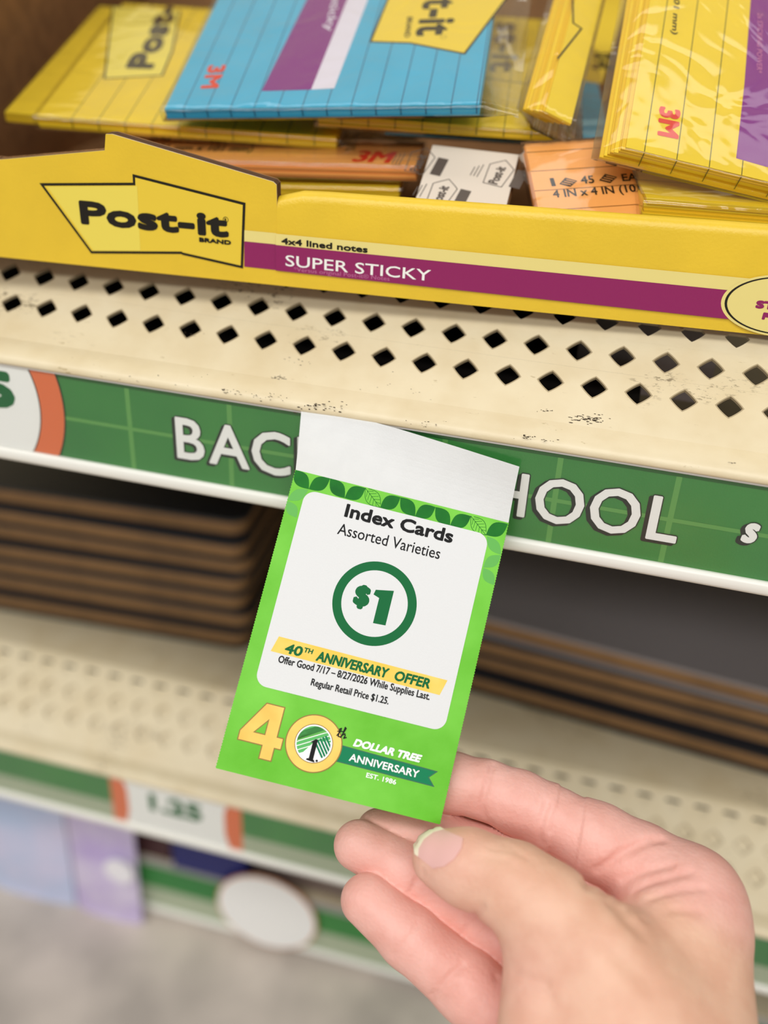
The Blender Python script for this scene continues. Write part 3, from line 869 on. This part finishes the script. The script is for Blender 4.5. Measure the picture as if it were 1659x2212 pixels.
# yellow pack at the left
t, O, eu, ev, n, f = pack('yellow wrapped pack at the left of the carton, half under the blue pack', (80, 250), 59, (.05, -.27, .96), (735, 297), note_yellow, note_yellow_deep, rule_olive, 'v', T=4.2, first=12, gap=9.2, tail=5)
A = Art(O, eu, ev, .06, .04)
lg = [(u_, min(v_, 97)) for u_, v_ in (f(226, 170), f(350, 163), f(372, 110), f(450, -70), f(310, -70))]
A.poly(grow(lg, .45), ink_soft, 0); A.poly(grow(lg, -.3), logo_pale, 1)
ptext(A, f, 'Post-', (331, 150), (394, -1), (270, 148), ink_soft, 2, .95, 0, 101)
A.build('logo_panel', t)

t, O, eu, ev, n, f = pack('yellow pack leftmost in the carton, its edge showing beside brown board', (10, 242), 76, (.05, -.27, .96), (640, 298), note_yellow, note_yellow_deep, rule_olive, None, T=3.5)

# yellow pack under the blue one
t, O, eu, ev, n, f = pack('yellow pack with dark rules lying directly under the blue pack', (1206, 284), 82, (.03, -.24, .97), (530, 238), note_yellow, note_yellow_deep, rule_olive, 'v', right=True, W=78, T=3.4, first=8, gap=8.8, tail=7)
A = Art(O, eu, ev, .06, .04)
ptext(A, f, 'st-it', (1078, 15), (1056, 155), (1131, 15), ink_soft, 2, .5)
A.line([f(1040, 168), f(1142, 182), f(1215, 60)], .6, ink_soft, 1)
A.build('logo_panel', t)

# blue pack seen in the gap
t, O, eu, ev, n, f = pack('blue pack deep in the gap between yellow packs', (1316, 300), 96, (.03, -.17, .98), (655, 258), note_blue, note_blue_deep, rule_blue, None, right=True, W=74, T=3.2)
A = Art(O, eu, ev, .06, .04)
A.poly([f(1225, -60), f(1225, 168), f(1300, 182), f(1370, -60)], logo_mid, 0)
ptext(A, f, 'st-it', (1291, 2), (1278, 150), (1341, 2), ink_soft, 1, .5)
A.build('logo_panel', t)

# narrow yellow pack leaning beside the blue one
t, O, eu, ev, n, f = pack('narrow yellow pack with stepped paper edge beside the blue pack', (1178, 240), 71, (.42, -.45, .78), (1238, 270), note_yellow, note_yellow_deep, rule_olive, None, W=9.0, T=7.0, loose=.3, fan=6.0, fanv=5.0)
A = Art(O, eu, ev, .06, .04)
A.line([f(1236, -40), f(1238, 50), f(1256, 62), f(1205, 126)], .6, ink_soft, 1)
A.build('printed_outline', t)

# large yellow pack at the right
t, O, eu, ev, n, f = pack('large yellow pack with a plum panel at the right of the carton', (1352, 318), 53, (.2, -.53, .82), (1659, 392), note_yellow, note_yellow_deep, rule_olive, 'v', T=6.5, first=5.5, gap=9.6, loose=.3, fan=7.0, fanv=0.0)
A = Art(O, eu, ev, .06, .04)
A.poly([f(1626, -60), f(1608, 180), f(1590, 342), f(1730, 382), f(1760, -60)], purple, 0)
ptext(A, f, '2x STICKING POWER*', (1636, 28), (1634, 157), (1648, 28), soft_pink, 1, .03)
A.build('plum_panel', t)
A = Art(O, eu, ev, .06, .04)
ptext(A, f, '3M', (1424, 229), (1419, 292), (1471, 229), red_ink, 1, .4)
A.build('red_lettering', t)
A = Art(O, eu, ev, .06, .04)
ptext(A, f, '(101 mm x 101 mm)', (1462, -150), (1447, 72), (1478, -150), ink_soft, 1, .06, .15)
A.build('size_lettering', t)

# orange packs
t, O, eu, ev, n, f = pack('orange pack with red lettering below the yellow packs', (240, 338), 54, (-.03, -.12, .985), (886, 356), note_orange, note_orange_deep, rule_brown, 'h', D=25, T=5.2, first=9, gap=9)
A = Art(O, eu, ev, .06, .04)
ptext(A, f, '3M', (757, 350), (840, 353), (762, 325), red_ink, 1, .45, .1)
A.build('red_lettering', t)
A = Art(O, eu, ev, .06, .04)
ptext(A, f, '(101 mm x 101 mm)', (310, 327), (540, 333), (310, 311), ink_soft, 1, .1)
ptext(A, f, '4 IN x 4 IN', (250, 303), (408, 307), (250, 290), ink_soft, 1, .1)
A.build('size_lettering', t)

t, O, eu, ev, n, f = pack('yellow pack under the orange pack, just behind the carton rim', (215, 388), 54, (-.03, -.15, .98), (861, 404), note_yellow, note_yellow_deep, rule_olive, None, T=3.8)

t, O, eu, ev, n, f = pack('pack lying face down showing its printed white backing', (1092, 452), 52, (.04, -.45, .89), (866, 424), back_white, kraft, rule_brown, None, right=True, W=28, D=26, T=5, film_on=False)
A = Art(O, eu, ev, .05, .04)
grey_ink = mat('grey_brown_ink', (92, 80, 72), .5)
def sheet_mark(cx, cy):
    a = np.array(f(cx, cy)); b_ = np.array(f(cx + 22, cy - 40)); d = unit(b_ - a); q = np.array([-d[1], d[0]])
    P = lambda x, y: tuple(a + d * x + q * y)
    A.line([P(-5, -3), P(4, -4), P(5, -3), P(7.5, 0), P(5, 3), P(4, 4), P(-5, 3)], .3, grey_ink, 0, True)
    rot = math.atan2(d[1], d[0])
    A.text('Post-it', *P(-4.5, -1.5), 8.6, 3.2, grey_ink, 1, .12, 0, rot)
    A.poly([P(-4, -8.5), P(4.5, -8.5), P(4.5, -5), P(-4, -5)], grey_ink, 0)
    for k in range(3): A.line([P(-3, 5.8 + k * 1.1), P(3 - k, 5.8 + k * 1.1)], .3, grey_ink, 0)
for p in ((1075, 378), (952, 420), (905, 352)): sheet_mark(*p)
A.build('backing_print', t)

t, O, eu, ev, n, f = pack('orange pack standing sloped in the gap, giving size in black letters', (1168, 478), 44, (.08, -.5, .86), (1395, 463), note_orange, note_orange_deep, rule_brown, 'h', W=31, D=33, T=5, first=4.2, gap=8.3)
A = Art(O, eu, ev, .06, .04)
ptext(A, f, '1', (1192, 403), (1201, 402), (1192, 385), ink_soft, 1, 0)
ptext(A, f, '45', (1256, 398), (1285, 396), (1256, 381), ink_soft, 1, .08)
ptext(A, f, 'EA', (1345, 392), (1378, 390), (1345, 376), ink_soft, 1, .08)
ptext(A, f, '4 IN x 4 IN (101', (1197, 433), (1386, 419), (1197, 411), ink_soft, 1, .08)
for cx, cy in ((1227, 393), (1313, 385)):
    A.poly([f(cx - 19, cy + 5), f(cx + 5, cy + 11), f(cx + 20, cy - 2), f(cx - 6, cy - 9)], ink_soft, 1)
    for k in range(3): A.line([f(cx - 13 + k * 5, cy + 3 - k * 3.6), f(cx + 5 + k * 5, cy + 7 - k * 3.6)], .28, note_orange, 2)
A.build('size_lettering', t)

t, O, eu, ev, n, f = pack('yellow pack with stepped paper edge at the right, behind the carton rim', (1397, 428), 50, (.05, -.1, .985), (1659, 449), note_yellow, note_yellow_deep, rule_olive, 'h', W=60, D=26, T=6.0, first=16, gap=30, loose=.6)

# ------------------------------------------------------------------ books stacked on the middle shelf
DK = Z2 + 28.6
def rounded(W, D, r, n=5):
    P = []
    for cx, cy, a0 in ((W - r, r, -90), (W - r, D - r, 0), (r, D - r, 90), (r, r, 180)):
        for k in range(n + 1):
            a = math.radians(a0 + 90 * k / n); P.append((cx + r * math.cos(a), cy + r * math.sin(a)))
    return P
BOOK_T = 11.4
def book(base, label):
    t = thing('composition_book', label, 'notebook', base, 'dark notebooks stacked on the middle shelf')
    b = np.array(base, float)
    for z0, th in ((0, 1.9), (BOOK_T - 1.9, 1.9)):
        q = MB(); q.prism([b + (x, y, z0) for x, y in rounded(190, 245, 9)], (0, 0, th)); q.build('cover', nb_black, t)
    q = MB(); q.prism([b + (x + 1.2, y + 1.6, 1.9) for x, y in rounded(187.6, 242.2, 8)], (0, 0, BOOK_T - 3.8)); q.build('page_block', nb_page, t)
    return t
order = ['bottom', 'second', 'third', 'fourth', 'fifth', 'sixth', 'topmost']
def place(o, x, y, z, rz):
    o.location = m3((x, y, z)); o.rotation_euler = (0, 0, rz)
proto = book((0, 0, 0), 'dark notebook')
first_used = False
for side, cnt, cx, cy, rz in (('left', 7, at(545, 1385, 132)[0] - 190, 115.5, .065), ('right', 4, -76, 138.5, -.095)):
    for k in range(cnt):
        if not first_used: o_ = proto; first_used = True
        else:
            o_ = proto.copy(); COL.objects.link(o_)
            for ch in proto.children:
                c_ = ch.copy(); COL.objects.link(c_); c_.parent = o_
        nm = order[k] if k < cnt - 1 else 'topmost'
        grey = side == 'right' and k == cnt - 1
        if grey:  # grey colour stands in for the sheen on a black cover
            for ch in o_.children:
                if ch.name.startswith('cover'): ch.data = ch.data.copy(); ch.data.materials[0] = mat('painted_sheen_cover', (150, 143, 144), .45)
        o_['label'] = ('%s dark notebook, grey sheen painted on its cover, with tan pages in the %s stack on the middle shelf' if grey else '%s dark notebook with tan pages in the %s stack on the middle shelf') % (nm, side)
        place(o_, cx + random.uniform(-1.5, 1.5), cy + random.uniform(-2.0, 2.0) + (2.5 if k % 3 == 1 else 0), DK + k * BOOK_T, rz + random.uniform(-.012, .012))

# ------------------------------------------------------------------ the hand that holds the tag
def sdf_grid(lo, hi, hstep):
    ax = [np.arange(l, u_ + hstep, hstep, dtype=np.float32) for l, u_ in zip(lo, hi)]
    return ax, np.stack(np.meshgrid(*ax, indexing='ij'), -1)
def cone(Pt, a, b, ra, rb):
    a = np.asarray(a, np.float32); b = np.asarray(b, np.float32); d = b - a
    q = Pt - a; tt = np.clip((q @ d) / (d @ d), 0, 1)
    return np.sqrt(((q - tt[..., None] * d) ** 2).sum(-1)) - (ra + (rb - ra) * tt)
def smin(a, b, k):
    hh_ = np.clip(.5 + .5 * (b - a) / k, 0, 1)
    return b * (1 - hh_) + a * hh_ - k * hh_ * (1 - hh_)
def chain(Pt, js, k=2.0):
    d = None
    for (a, ra), (b, rb) in zip(js[:-1], js[1:]):
        c_ = cone(Pt, a, b, ra, rb); d = c_ if d is None else smin(d, c_, k)
    return d
J = lambda px, py, D, r: (deep(px, py, D), r)
index_j = [J(893, 1672, 291, 7.2), J(975, 1690, 289.5, 8.5), J(1050, 1706, 288, 8.3), J(1120, 1734, 286, 9.0), J(1195, 1768, 284, 9.2), J(1290, 1817, 280.5, 10.5), J(1385, 1868, 277, 11.2), J(1480, 1945, 271, 13.5)]
middle_j = [J(818, 1795, 293, 6.6), J(960, 1812, 290, 7.6), J(1130, 1868, 287, 8.4), J(1330, 1975, 283, 10.5), J(1420, 2030, 280, 13)]
ring_j = [J(775, 1826, 286, 7.2), J(880, 1882, 284, 8.0), J(1030, 1985, 281, 8.8), J(1190, 2100, 277, 10.0), J(1320, 2160, 275, 12)]
little_j = [J(792, 1944, 276, 7.2), J(885, 2025, 273, 8.3), J(1010, 2130, 270, 9.4), J(1130, 2245, 266, 11.0), J(1260, 2310, 264, 13)]
thumb_j = [J(952, 1856, 264, 7.6), J(1010, 1874, 261, 9.4), J(1110, 1915, 256, 10.6), J(1185, 1965, 252, 11.0), J(1290, 2065, 246, 13.6), J(1345, 2190, 242, 17.5), J(1330, 2380, 236, 21)]
palm_s = [(index_j[-1], J(1420, 2330, 244, 22)), (middle_j[-1], J(1400, 2350, 248, 22)), (ring_j[-1], J(1330, 2380, 250, 20)), (little_j[-1], J(1280, 2400, 248, 18)),
          (J(1480, 1975, 268, 14), J(1400, 2080, 254, 12)), (J(1490, 2030, 264, 12.5), J(1440, 2330, 244, 21)), (J(1400, 2330, 242, 22), J(1400, 2640, 214, 24)), (J(1300, 2360, 244, 20), J(1310, 2640, 216, 22)), (J(1192, 2085, 249, 11.5), J(1185, 2420, 236, 14))]
def hand_parts(Pt):
    palm = None
    for a, b in palm_s:
        c_ = cone(Pt, a[0], b[0], a[1], b[1]); palm = c_ if palm is None else smin(palm, c_, 9)
    F = np.minimum(np.minimum(chain(Pt, index_j), chain(Pt, middle_j)), np.minimum(chain(Pt, ring_j), chain(Pt, little_j)))
    th = chain(Pt, thumb_j, 4.0)
    return smin(palm, F, 5), smin(palm, th, 8), F, th
GROOVES = []
def hand_sdf(Pt):
    a, b, _, _ = hand_parts(Pt)
    d = smin(a, b, 1.6)
    for pts, dp, sg in GROOVES:
        near = None
        for p, q in zip(pts[:-1], pts[1:]):
            c_ = cone(Pt, p, q, 0, 0); near = c_ if near is None else np.minimum(near, c_)
        d = d + dp * np.exp(-(near / sg) ** 2)
    return d
def onskin(px, py):
    d = fwd * FPX + rgt * (px - PW / 2) - upv * (py - PH / 2); d = d / np.linalg.norm(d); t_ = 215.0
    for _ in range(60): t_ += float(hand_sdf((CAM + d * t_)[None, None].astype(np.float32))[0, 0]) * .8
    return CAM + d * t_
FOLDS = [([(1066, 1650), (1053, 1690), (1041, 1735), (1046, 1766)], .75, .9), ([(1212, 1692), (1182, 1735), (1166, 1785), (1168, 1820)], .7, .9), ([(1238, 1702), (1203, 1748), (1188, 1798)], .5, .8),
         ([(1266, 1912), (1290, 1880), (1340, 1845), (1400, 1816), (1428, 1812)], 1.5, 1.2), ([(1306, 1930), (1345, 1900), (1400, 1880), (1450, 1870)], .7, 1.0),
         ([(1322, 1950), (1370, 1923), (1440, 1897), (1490, 1884)], .8, 1.1), ([(1345, 1970), (1400, 1942), (1470, 1922), (1520, 1918)], .7, 1.1), ([(1390, 1985), (1450, 1966), (1510, 1968)], .5, 1.1),
         ([(1335, 1958), (1362, 1988), (1380, 2004)], 1.3, 2.6),
         ([(885, 1930), (903, 1898), (915, 1884)], .6, .8), ([(893, 1938), (912, 1905)], .4, .7), ([(998, 2018), (1014, 2000), (1030, 1990)], .7, .8),
         ([(848, 2064), (880, 2030), (905, 1992)], .45, .8), ([(932, 2152), (968, 2112), (1000, 2085)], .6, .9), ([(952, 2168), (985, 2128)], .4, .8),
         ([(1012, 1986), (1030, 1972), (1042, 1958)], .8, 1.0), ([(1062, 1832), (1100, 1836), (1148, 1860)], .3, .9), ([(1045, 1850), (1088, 1858), (1120, 1880)], .25, .9), ([(1085, 1822), (1120, 1835)], .25, .8),
         ([(1072, 2112), (1120, 2106), (1180, 2126)], .6, 1.2), ([(1082, 2138), (1140, 2138), (1190, 2152)], .4, 1.1), ([(1300, 2040), (1350, 2075), (1400, 2130)], .5, 2.5)]
_g = [([onskin(*q) for q in pts], dp, sg) for pts, dp, sg in FOLDS]
GROOVES += _g
def surface_nets(ax, vol):
    nx, ny, nz = vol.shape; sgn = vol < 0
    corners = [(i, j, k) for i in (0, 1) for j in (0, 1) for k in (0, 1)]
    cnt = np.zeros((nx - 1, ny - 1, nz - 1), np.int16)
    for i, j, k in corners: cnt += sgn[i:nx - 1 + i, j:ny - 1 + j, k:nz - 1 + k]
    act = (cnt > 0) & (cnt < 8)
    idx = np.argwhere(act); vid = -np.ones(act.shape, np.int64); vid[act] = np.arange(len(idx))
    acc = np.zeros((len(idx), 3)); num = np.zeros(len(idx))
    for a in range(8):
        for d_ in range(3):
            c0 = corners[a]
            if c0[d_]: continue
            c1 = list(c0); c1[d_] = 1
            v0 = vol[idx[:, 0] + c0[0], idx[:, 1] + c0[1], idx[:, 2] + c0[2]]; v1 = vol[idx[:, 0] + c1[0], idx[:, 1] + c1[1], idx[:, 2] + c1[2]]
            m_ = (v0 < 0) != (v1 < 0); f = np.where(m_, v0 / np.where(m_, v0 - v1, 1), 0)
            p = np.array(c0, float)[None] + f[:, None] * np.eye(3)[d_]
            acc += np.where(m_[:, None], p, 0); num += m_
    pos = idx + acc / num[:, None]
    V = np.stack([ax[d_][0] + pos[:, d_] * (ax[d_][1] - ax[d_][0]) for d_ in range(3)], -1)
    F = []
    for d_ in range(3):
        e1, e2 = [(1, 2), (2, 0), (0, 1)][d_]
        s0 = [slice(None)] * 3; s1 = [slice(None)] * 3; s0[d_] = slice(0, -1); s1[d_] = slice(1, None)
        ch = np.argwhere(sgn[tuple(s0)] != sgn[tuple(s1)])
        ok = (ch[:, e1] > 0) & (ch[:, e2] > 0) & (ch[:, e1] < vol.shape[e1] - 1) & (ch[:, e2] < vol.shape[e2] - 1)
        ch = ch[ok]; q = []
        for o1, o2 in ((-1, -1), (0, -1), (0, 0), (-1, 0)):
            c_ = ch.copy(); c_[:, e1] += o1; c_[:, e2] += o2; q.append(vid[c_[:, 0], c_[:, 1], c_[:, 2]])
        q = np.stack(q, -1); ins = sgn[tuple(ch.T)]
        q[~ins] = q[~ins][:, ::-1]
        F.append(q)
    return V, np.concatenate(F)
allj = index_j + middle_j + ring_j + little_j + thumb_j + [x for p in palm_s for x in p]
lo_ = np.min([p - r - 2 for p, r in allj], 0); hi_ = np.max([p + r + 2 for p, r in allj], 0)
CO = 5
cax, CP = sdf_grid(lo_, hi_ + HAND_STEP * CO, HAND_STEP * CO)
cv_ = hand_sdf(CP)
ax, Pt = sdf_grid(lo_, hi_, HAND_STEP)
ci = [np.minimum((np.arange(len(a)) + CO // 2) // CO, len(c) - 1) for a, c in zip(ax, cax)]
vol = cv_[np.ix_(*ci)].copy()                                  # far from the skin the coarse distance will do
near = np.abs(vol) < HAND_STEP * CO * 1.3
vol[near] = hand_sdf(Pt[near][:, None, :])[:, 0]
del Pt
HV, HF = surface_nets(ax, vol)
for _ in range(1):                                            # relax the surface a touch
    s_ = np.zeros_like(HV); c_ = np.zeros(len(HV))
    for k in range(4):
        np.add.at(s_, HF[:, k], HV[HF[:, (k + 1) % 4]]); np.add.at(c_, HF[:, k], 1)
    HV = .5 * HV + .5 * s_ / c_[:, None]
skin = bpy.data.materials.new('skin'); skin.use_nodes = True
def _skin():
    nt = skin.node_tree; N = nt.nodes; L = nt.links; b = N['Principled BSDF']
    at_ = N.new('ShaderNodeAttribute'); at_.attribute_name = 'palmar'
    tc = N.new('ShaderNodeTexCoord')
    n1 = N.new('ShaderNodeTexNoise'); n1.inputs['Scale'].default_value = 110; n1.inputs['Detail'].default_value = 4
    L.new(tc.outputs['Object'], n1.inputs['Vector'])
    mx = N.new('ShaderNodeMix'); mx.data_type = 'RGBA'; mx.inputs['A'].default_value = lin((236, 190, 164)); mx.inputs['B'].default_value = lin((242, 186, 174))
    L.new(at_.outputs['Fac'], mx.inputs['Factor'])
    m2 = N.new('ShaderNodeMix'); m2.data_type = 'RGBA'; m2.blend_type = 'MULTIPLY'
    r_ = N.new('ShaderNodeValToRGB'); r_.color_ramp.elements[0].position = .38; r_.color_ramp.elements[1].position = .62
    r_.color_ramp.elements[0].color = (.93, .86, .84, 1); r_.color_ramp.elements[1].color = (1, 1, 1, 1)
    L.new(n1.outputs['Fac'], r_.inputs['Fac']); m2.inputs['Factor'].default_value = 1
    L.new(mx.outputs['Result'], m2.inputs['A']); L.new(r_.outputs['Color'], m2.inputs['B'])
    L.new(m2.outputs['Result'], b.inputs['Base Color'])
    b.inputs['Roughness'].default_value = .52
    b.inputs['Subsurface Weight'].default_value = .2
    b.inputs['Subsurface Radius'].default_value = (1.0, .42, .25)
    b.inputs['Subsurface Scale'].default_value = .0022
    n2 = N.new('ShaderNodeTexNoise'); n2.inputs['Scale'].default_value = 900; n2.inputs['Detail'].default_value = 3
    n3 = N.new('ShaderNodeTexVoronoi'); n3.inputs['Scale'].default_value = 800
    L.new(tc.outputs['Object'], n2.inputs['Vector']); L.new(tc.outputs['Object'], n3.inputs['Vector'])
    ad = N.new('ShaderNodeMath'); ad.operation = 'ADD'; L.new(n2.outputs['Fac'], ad.inputs[0]); L.new(n3.outputs['Distance'], ad.inputs[1])
    bp_ = N.new('ShaderNodeBump'); bp_.inputs['Strength'].default_value = .28; bp_.inputs['Distance'].default_value = .0003
    L.new(ad.outputs[0], bp_.inputs['Height']); L.new(bp_.outputs['Normal'], b.inputs['Normal'])
_skin()
hand_root = thing('hand', 'hand reaching in from the lower right, thumb and fingers pinching the green tag', 'hand', (HV[:, 0].mean(), HV[:, 1].mean(), HV[:, 2].min()))
ho = link('hand_body', HV, [tuple(map(int, q)) for q in HF], skin, None, hand_root, True)
a_, b_, Ff, th = hand_parts(HV.astype(np.float32)[:, None, :])
Ff, th = Ff[:, 0], th[:, 0]
pal = 1 / (1 + np.exp((Ff - th - 1.0) / 2.2)); pal = np.where(Ff < 3.5, pal, pal * np.exp(-(np.clip(Ff - 3.5, 0, None) / 6) ** 2))
tipd = np.sqrt(((HV - thumb_j[0][0]) ** 2).sum(-1)); pal = np.maximum(pal, .6 * np.exp(-(tipd / 15) ** 2))
web = deep(1365, 1955, 262); pal = np.maximum(pal, .75 * np.exp(-(np.sqrt(((HV - web) ** 2).sum(-1)) / 11) ** 2))
low = deep(1040, 1975, 256); pal = np.maximum(pal, .55 * np.exp(-(np.sqrt(((HV - low) ** 2).sum(-1)) / 9) ** 2))
heel = deep(1120, 2120, 242); pal = np.maximum(pal, .45 * np.exp(-(np.sqrt(((HV - heel) ** 2).sum(-1)) / 13) ** 2))
at2 = ho.data.attributes.new('palmar', 'FLOAT', 'POINT'); at2.data.foreach_set('value', pal.astype(np.float32))
# thumbnail: a curved plate grown on the skin
def skin_normal(p):
    g = []
    for k in range(3):
        e = np.zeros(3); e[k] = .25
        g.append(float(hand_sdf((p + e)[None, None].astype(np.float32))[0, 0] - hand_sdf((p - e)[None, None].astype(np.float32))[0, 0]))
    return unit(g)
nail_m = mat('fingernail', (236, 186, 180), .3)
nail_tip = mat('nail_free_edge', (250, 238, 214), .45, .2)
free = [(899, 1846), (896, 1826), (905, 1806), (926, 1793), (952, 1790)]
cut_ = [(936, 1876), (960, 1872), (982, 1856), (997, 1834), (1001, 1812)]
def bez(P, f):
    n = len(P) - 1; return sum(np.array(P[i], float) * math.comb(n, i) * f ** i * (1 - f) ** (n - i) for i in range(n + 1))
def poly_at(P, f):
    x = f * (len(P) - 1); i = min(int(x), len(P) - 2); g = x - i
    return np.array(P[i], float) * (1 - g) + np.array(P[i + 1], float) * g
nl = MB(); NA, NB = 12, 12; gp = []; gn = []
for i in range(NA + 1):
    for j in range(NB + 1):
        q = poly_at(free, i / NA) * (1 - j / NB) + poly_at(cut_, i / NA) * (j / NB)
        p = onskin(*q); gp.append(p); gn.append(skin_normal(p))
gp = np.array(gp); gn = np.array(gn)
mean_n = unit(gn.mean(0))
top = [];
for i in range(NA + 1):
    for j in range(NB + 1):
        k = i * (NB + 1) + j; rise = .32 + .25 * max(0, 1 - j / 3)
        top.append(gp[k] + unit(gn[k] * .7 + mean_n * .3) * rise)
Fq = [(i * (NB + 1) + j, (i + 1) * (NB + 1) + j, (i + 1) * (NB + 1) + j + 1, i * (NB + 1) + j + 1) for i in range(NA) for j in range(NB)]
nl.add(top, Fq[:]); nl.m = [1 if (k % NB) < 2 else 0 for k in range(len(Fq))]
E_ = [i * (NB + 1) for i in range(NA + 1)] + [NA * (NB + 1) + j for j in range(1, NB + 1)] + [i * (NB + 1) + NB for i in range(NA - 1, -1, -1)] + [j for j in range(NB - 1, 0, -1)]
nl.add([top[k] for k in E_] + [gp[k] - gn[k] * .5 for k in E_], [(k, (k + 1) % len(E_), len(E_) + (k + 1) % len(E_), len(E_) + k) for k in range(len(E_))])
nl.build('thumbnail', [nail_m, nail_tip], hand_root, smooth=True)

# ------------------------------------------------------------------ goods near the floor
lav_m = mat('lavender_pouch_print', (192, 172, 224), .3, rgb2=(232, 224, 242), vscale=24, bump=.4, bscale=60)
blu_m = mat('pale_blue_pouch_print', (186, 204, 236), .3, rgb2=(220, 212, 238), vscale=20, bump=.4, bscale=60)
lav_edge = mat('lavender_seal', (176, 150, 208), .35)
ball_m = mat('white_highlight', (246, 244, 250), .2)
def pouch(label, x0, x1, yb, zt, m):
    z0 = -FLOOR_DROP + .2
    t = thing('pouch', label, 'pouch', ((x0 + x1) / 2, yb, z0), 'pouches leaning on the lowest shelf')
    b = MB(); NU, NV = 12, 14; hgt = zt - z0
    for sgn in (1, -1):
        P = []
        for i in range(NU + 1):
            for j in range(NV + 1):
                a, c_ = i / NU, j / NV
                bul = (math.sin(math.pi * a) ** .6) * (math.sin(math.pi * min(c_ * 1.02, 1)) ** .5) * 4.6
                if j == 0: bul = 3.2 * math.sin(math.pi * a) ** .6
                P.append((x0 + (x1 - x0) * a, yb + 2.5 * c_ - sgn * bul, z0 + hgt * c_))
        F = [(i * (NV + 1) + j, (i + 1) * (NV + 1) + j, (i + 1) * (NV + 1) + j + 1, i * (NV + 1) + j + 1) for i in range(NU) for j in range(NV)]
        b.add(P, F if sgn > 0 else [q[::-1] for q in F])
    b.build('pouch_body', m, t, smooth=True)
    s_ = MB(); s_.box((x0, yb + 2.2, zt - 1), (x1 - x0, 0, 0), (0, .5, 0), (0, 0, 7)); s_.build('top_seal', lav_edge, t)
    return t
Yp = Y3 - 8.5
xa_, xb_, xc_ = at(-60, 1760, Yp)[0], at(140, 1800, Yp)[0], at(292, 1860, Yp)[0]
pouch('pale blue pouch leaning on the lowest shelf, left of the lavender pouch', xa_, xb_ - .5, Yp, at(100, 1735, Yp)[2], blu_m)
tl_ = pouch('lavender pouch with a round white highlight painted on, leaning on the lowest shelf', xb_ + .5, xc_, Yp, at(240, 1765, Yp)[2], lav_m)
d = MB(); lc = at(255, 1885, Yp - 6)  # white disc standing in for the pouch's specular highlight
disc3(d, (lc[0], lc[2]), 9.5, Yp - 5.6, 1.6); d.build('painted_highlight', ball_m, tl_)
navy = mat('navy_carton', (24, 32, 110), .4); maroon = mat('dark_maroon_carton', (74, 40, 44), .5)
lid_m = mat('pale_carton_lid', (150, 150, 150), .5)
def carton(label, x0, x1, y0, dy, hgt, m, lid):
    z0 = Z3 + 1.1
    t = thing('carton', label, 'box', ((x0 + x1) / 2, y0 + dy / 2, z0))
    b = MB(); b.box((x0, y0, z0), (x1 - x0, 0, 0), (0, dy, 0), (0, 0, hgt)); b.build('carton_body', m, t)
    b = MB(); b.box((x0 - .6, y0 - .6, z0 + hgt), (x1 - x0 + 1.2, 0, 0), (0, dy + 1.2, 0), (0, 0, 6)); b.build('lid', lid, t)
    return t
yn = Y3 + 0.5
carton('navy blue carton on the lowest shelf above the round price tag', at(372, 1840, yn)[0], at(530, 1870, yn)[0], yn, 120, 62, navy, navy)
carton('dark maroon carton on the lowest shelf beside the navy one', at(300, 1810, yn)[0] - 6, at(372, 1840, yn)[0] - 3, yn + 3, 110, 64, maroon, maroon)
carton('grey brown carton on the lowest shelf, right of the navy one', at(540, 1870, yn)[0], at(540, 1870, yn)[0] + 150, yn + 8, 120, 52, mat('grey_brown_carton', (128, 112, 104), .6), lid_m)
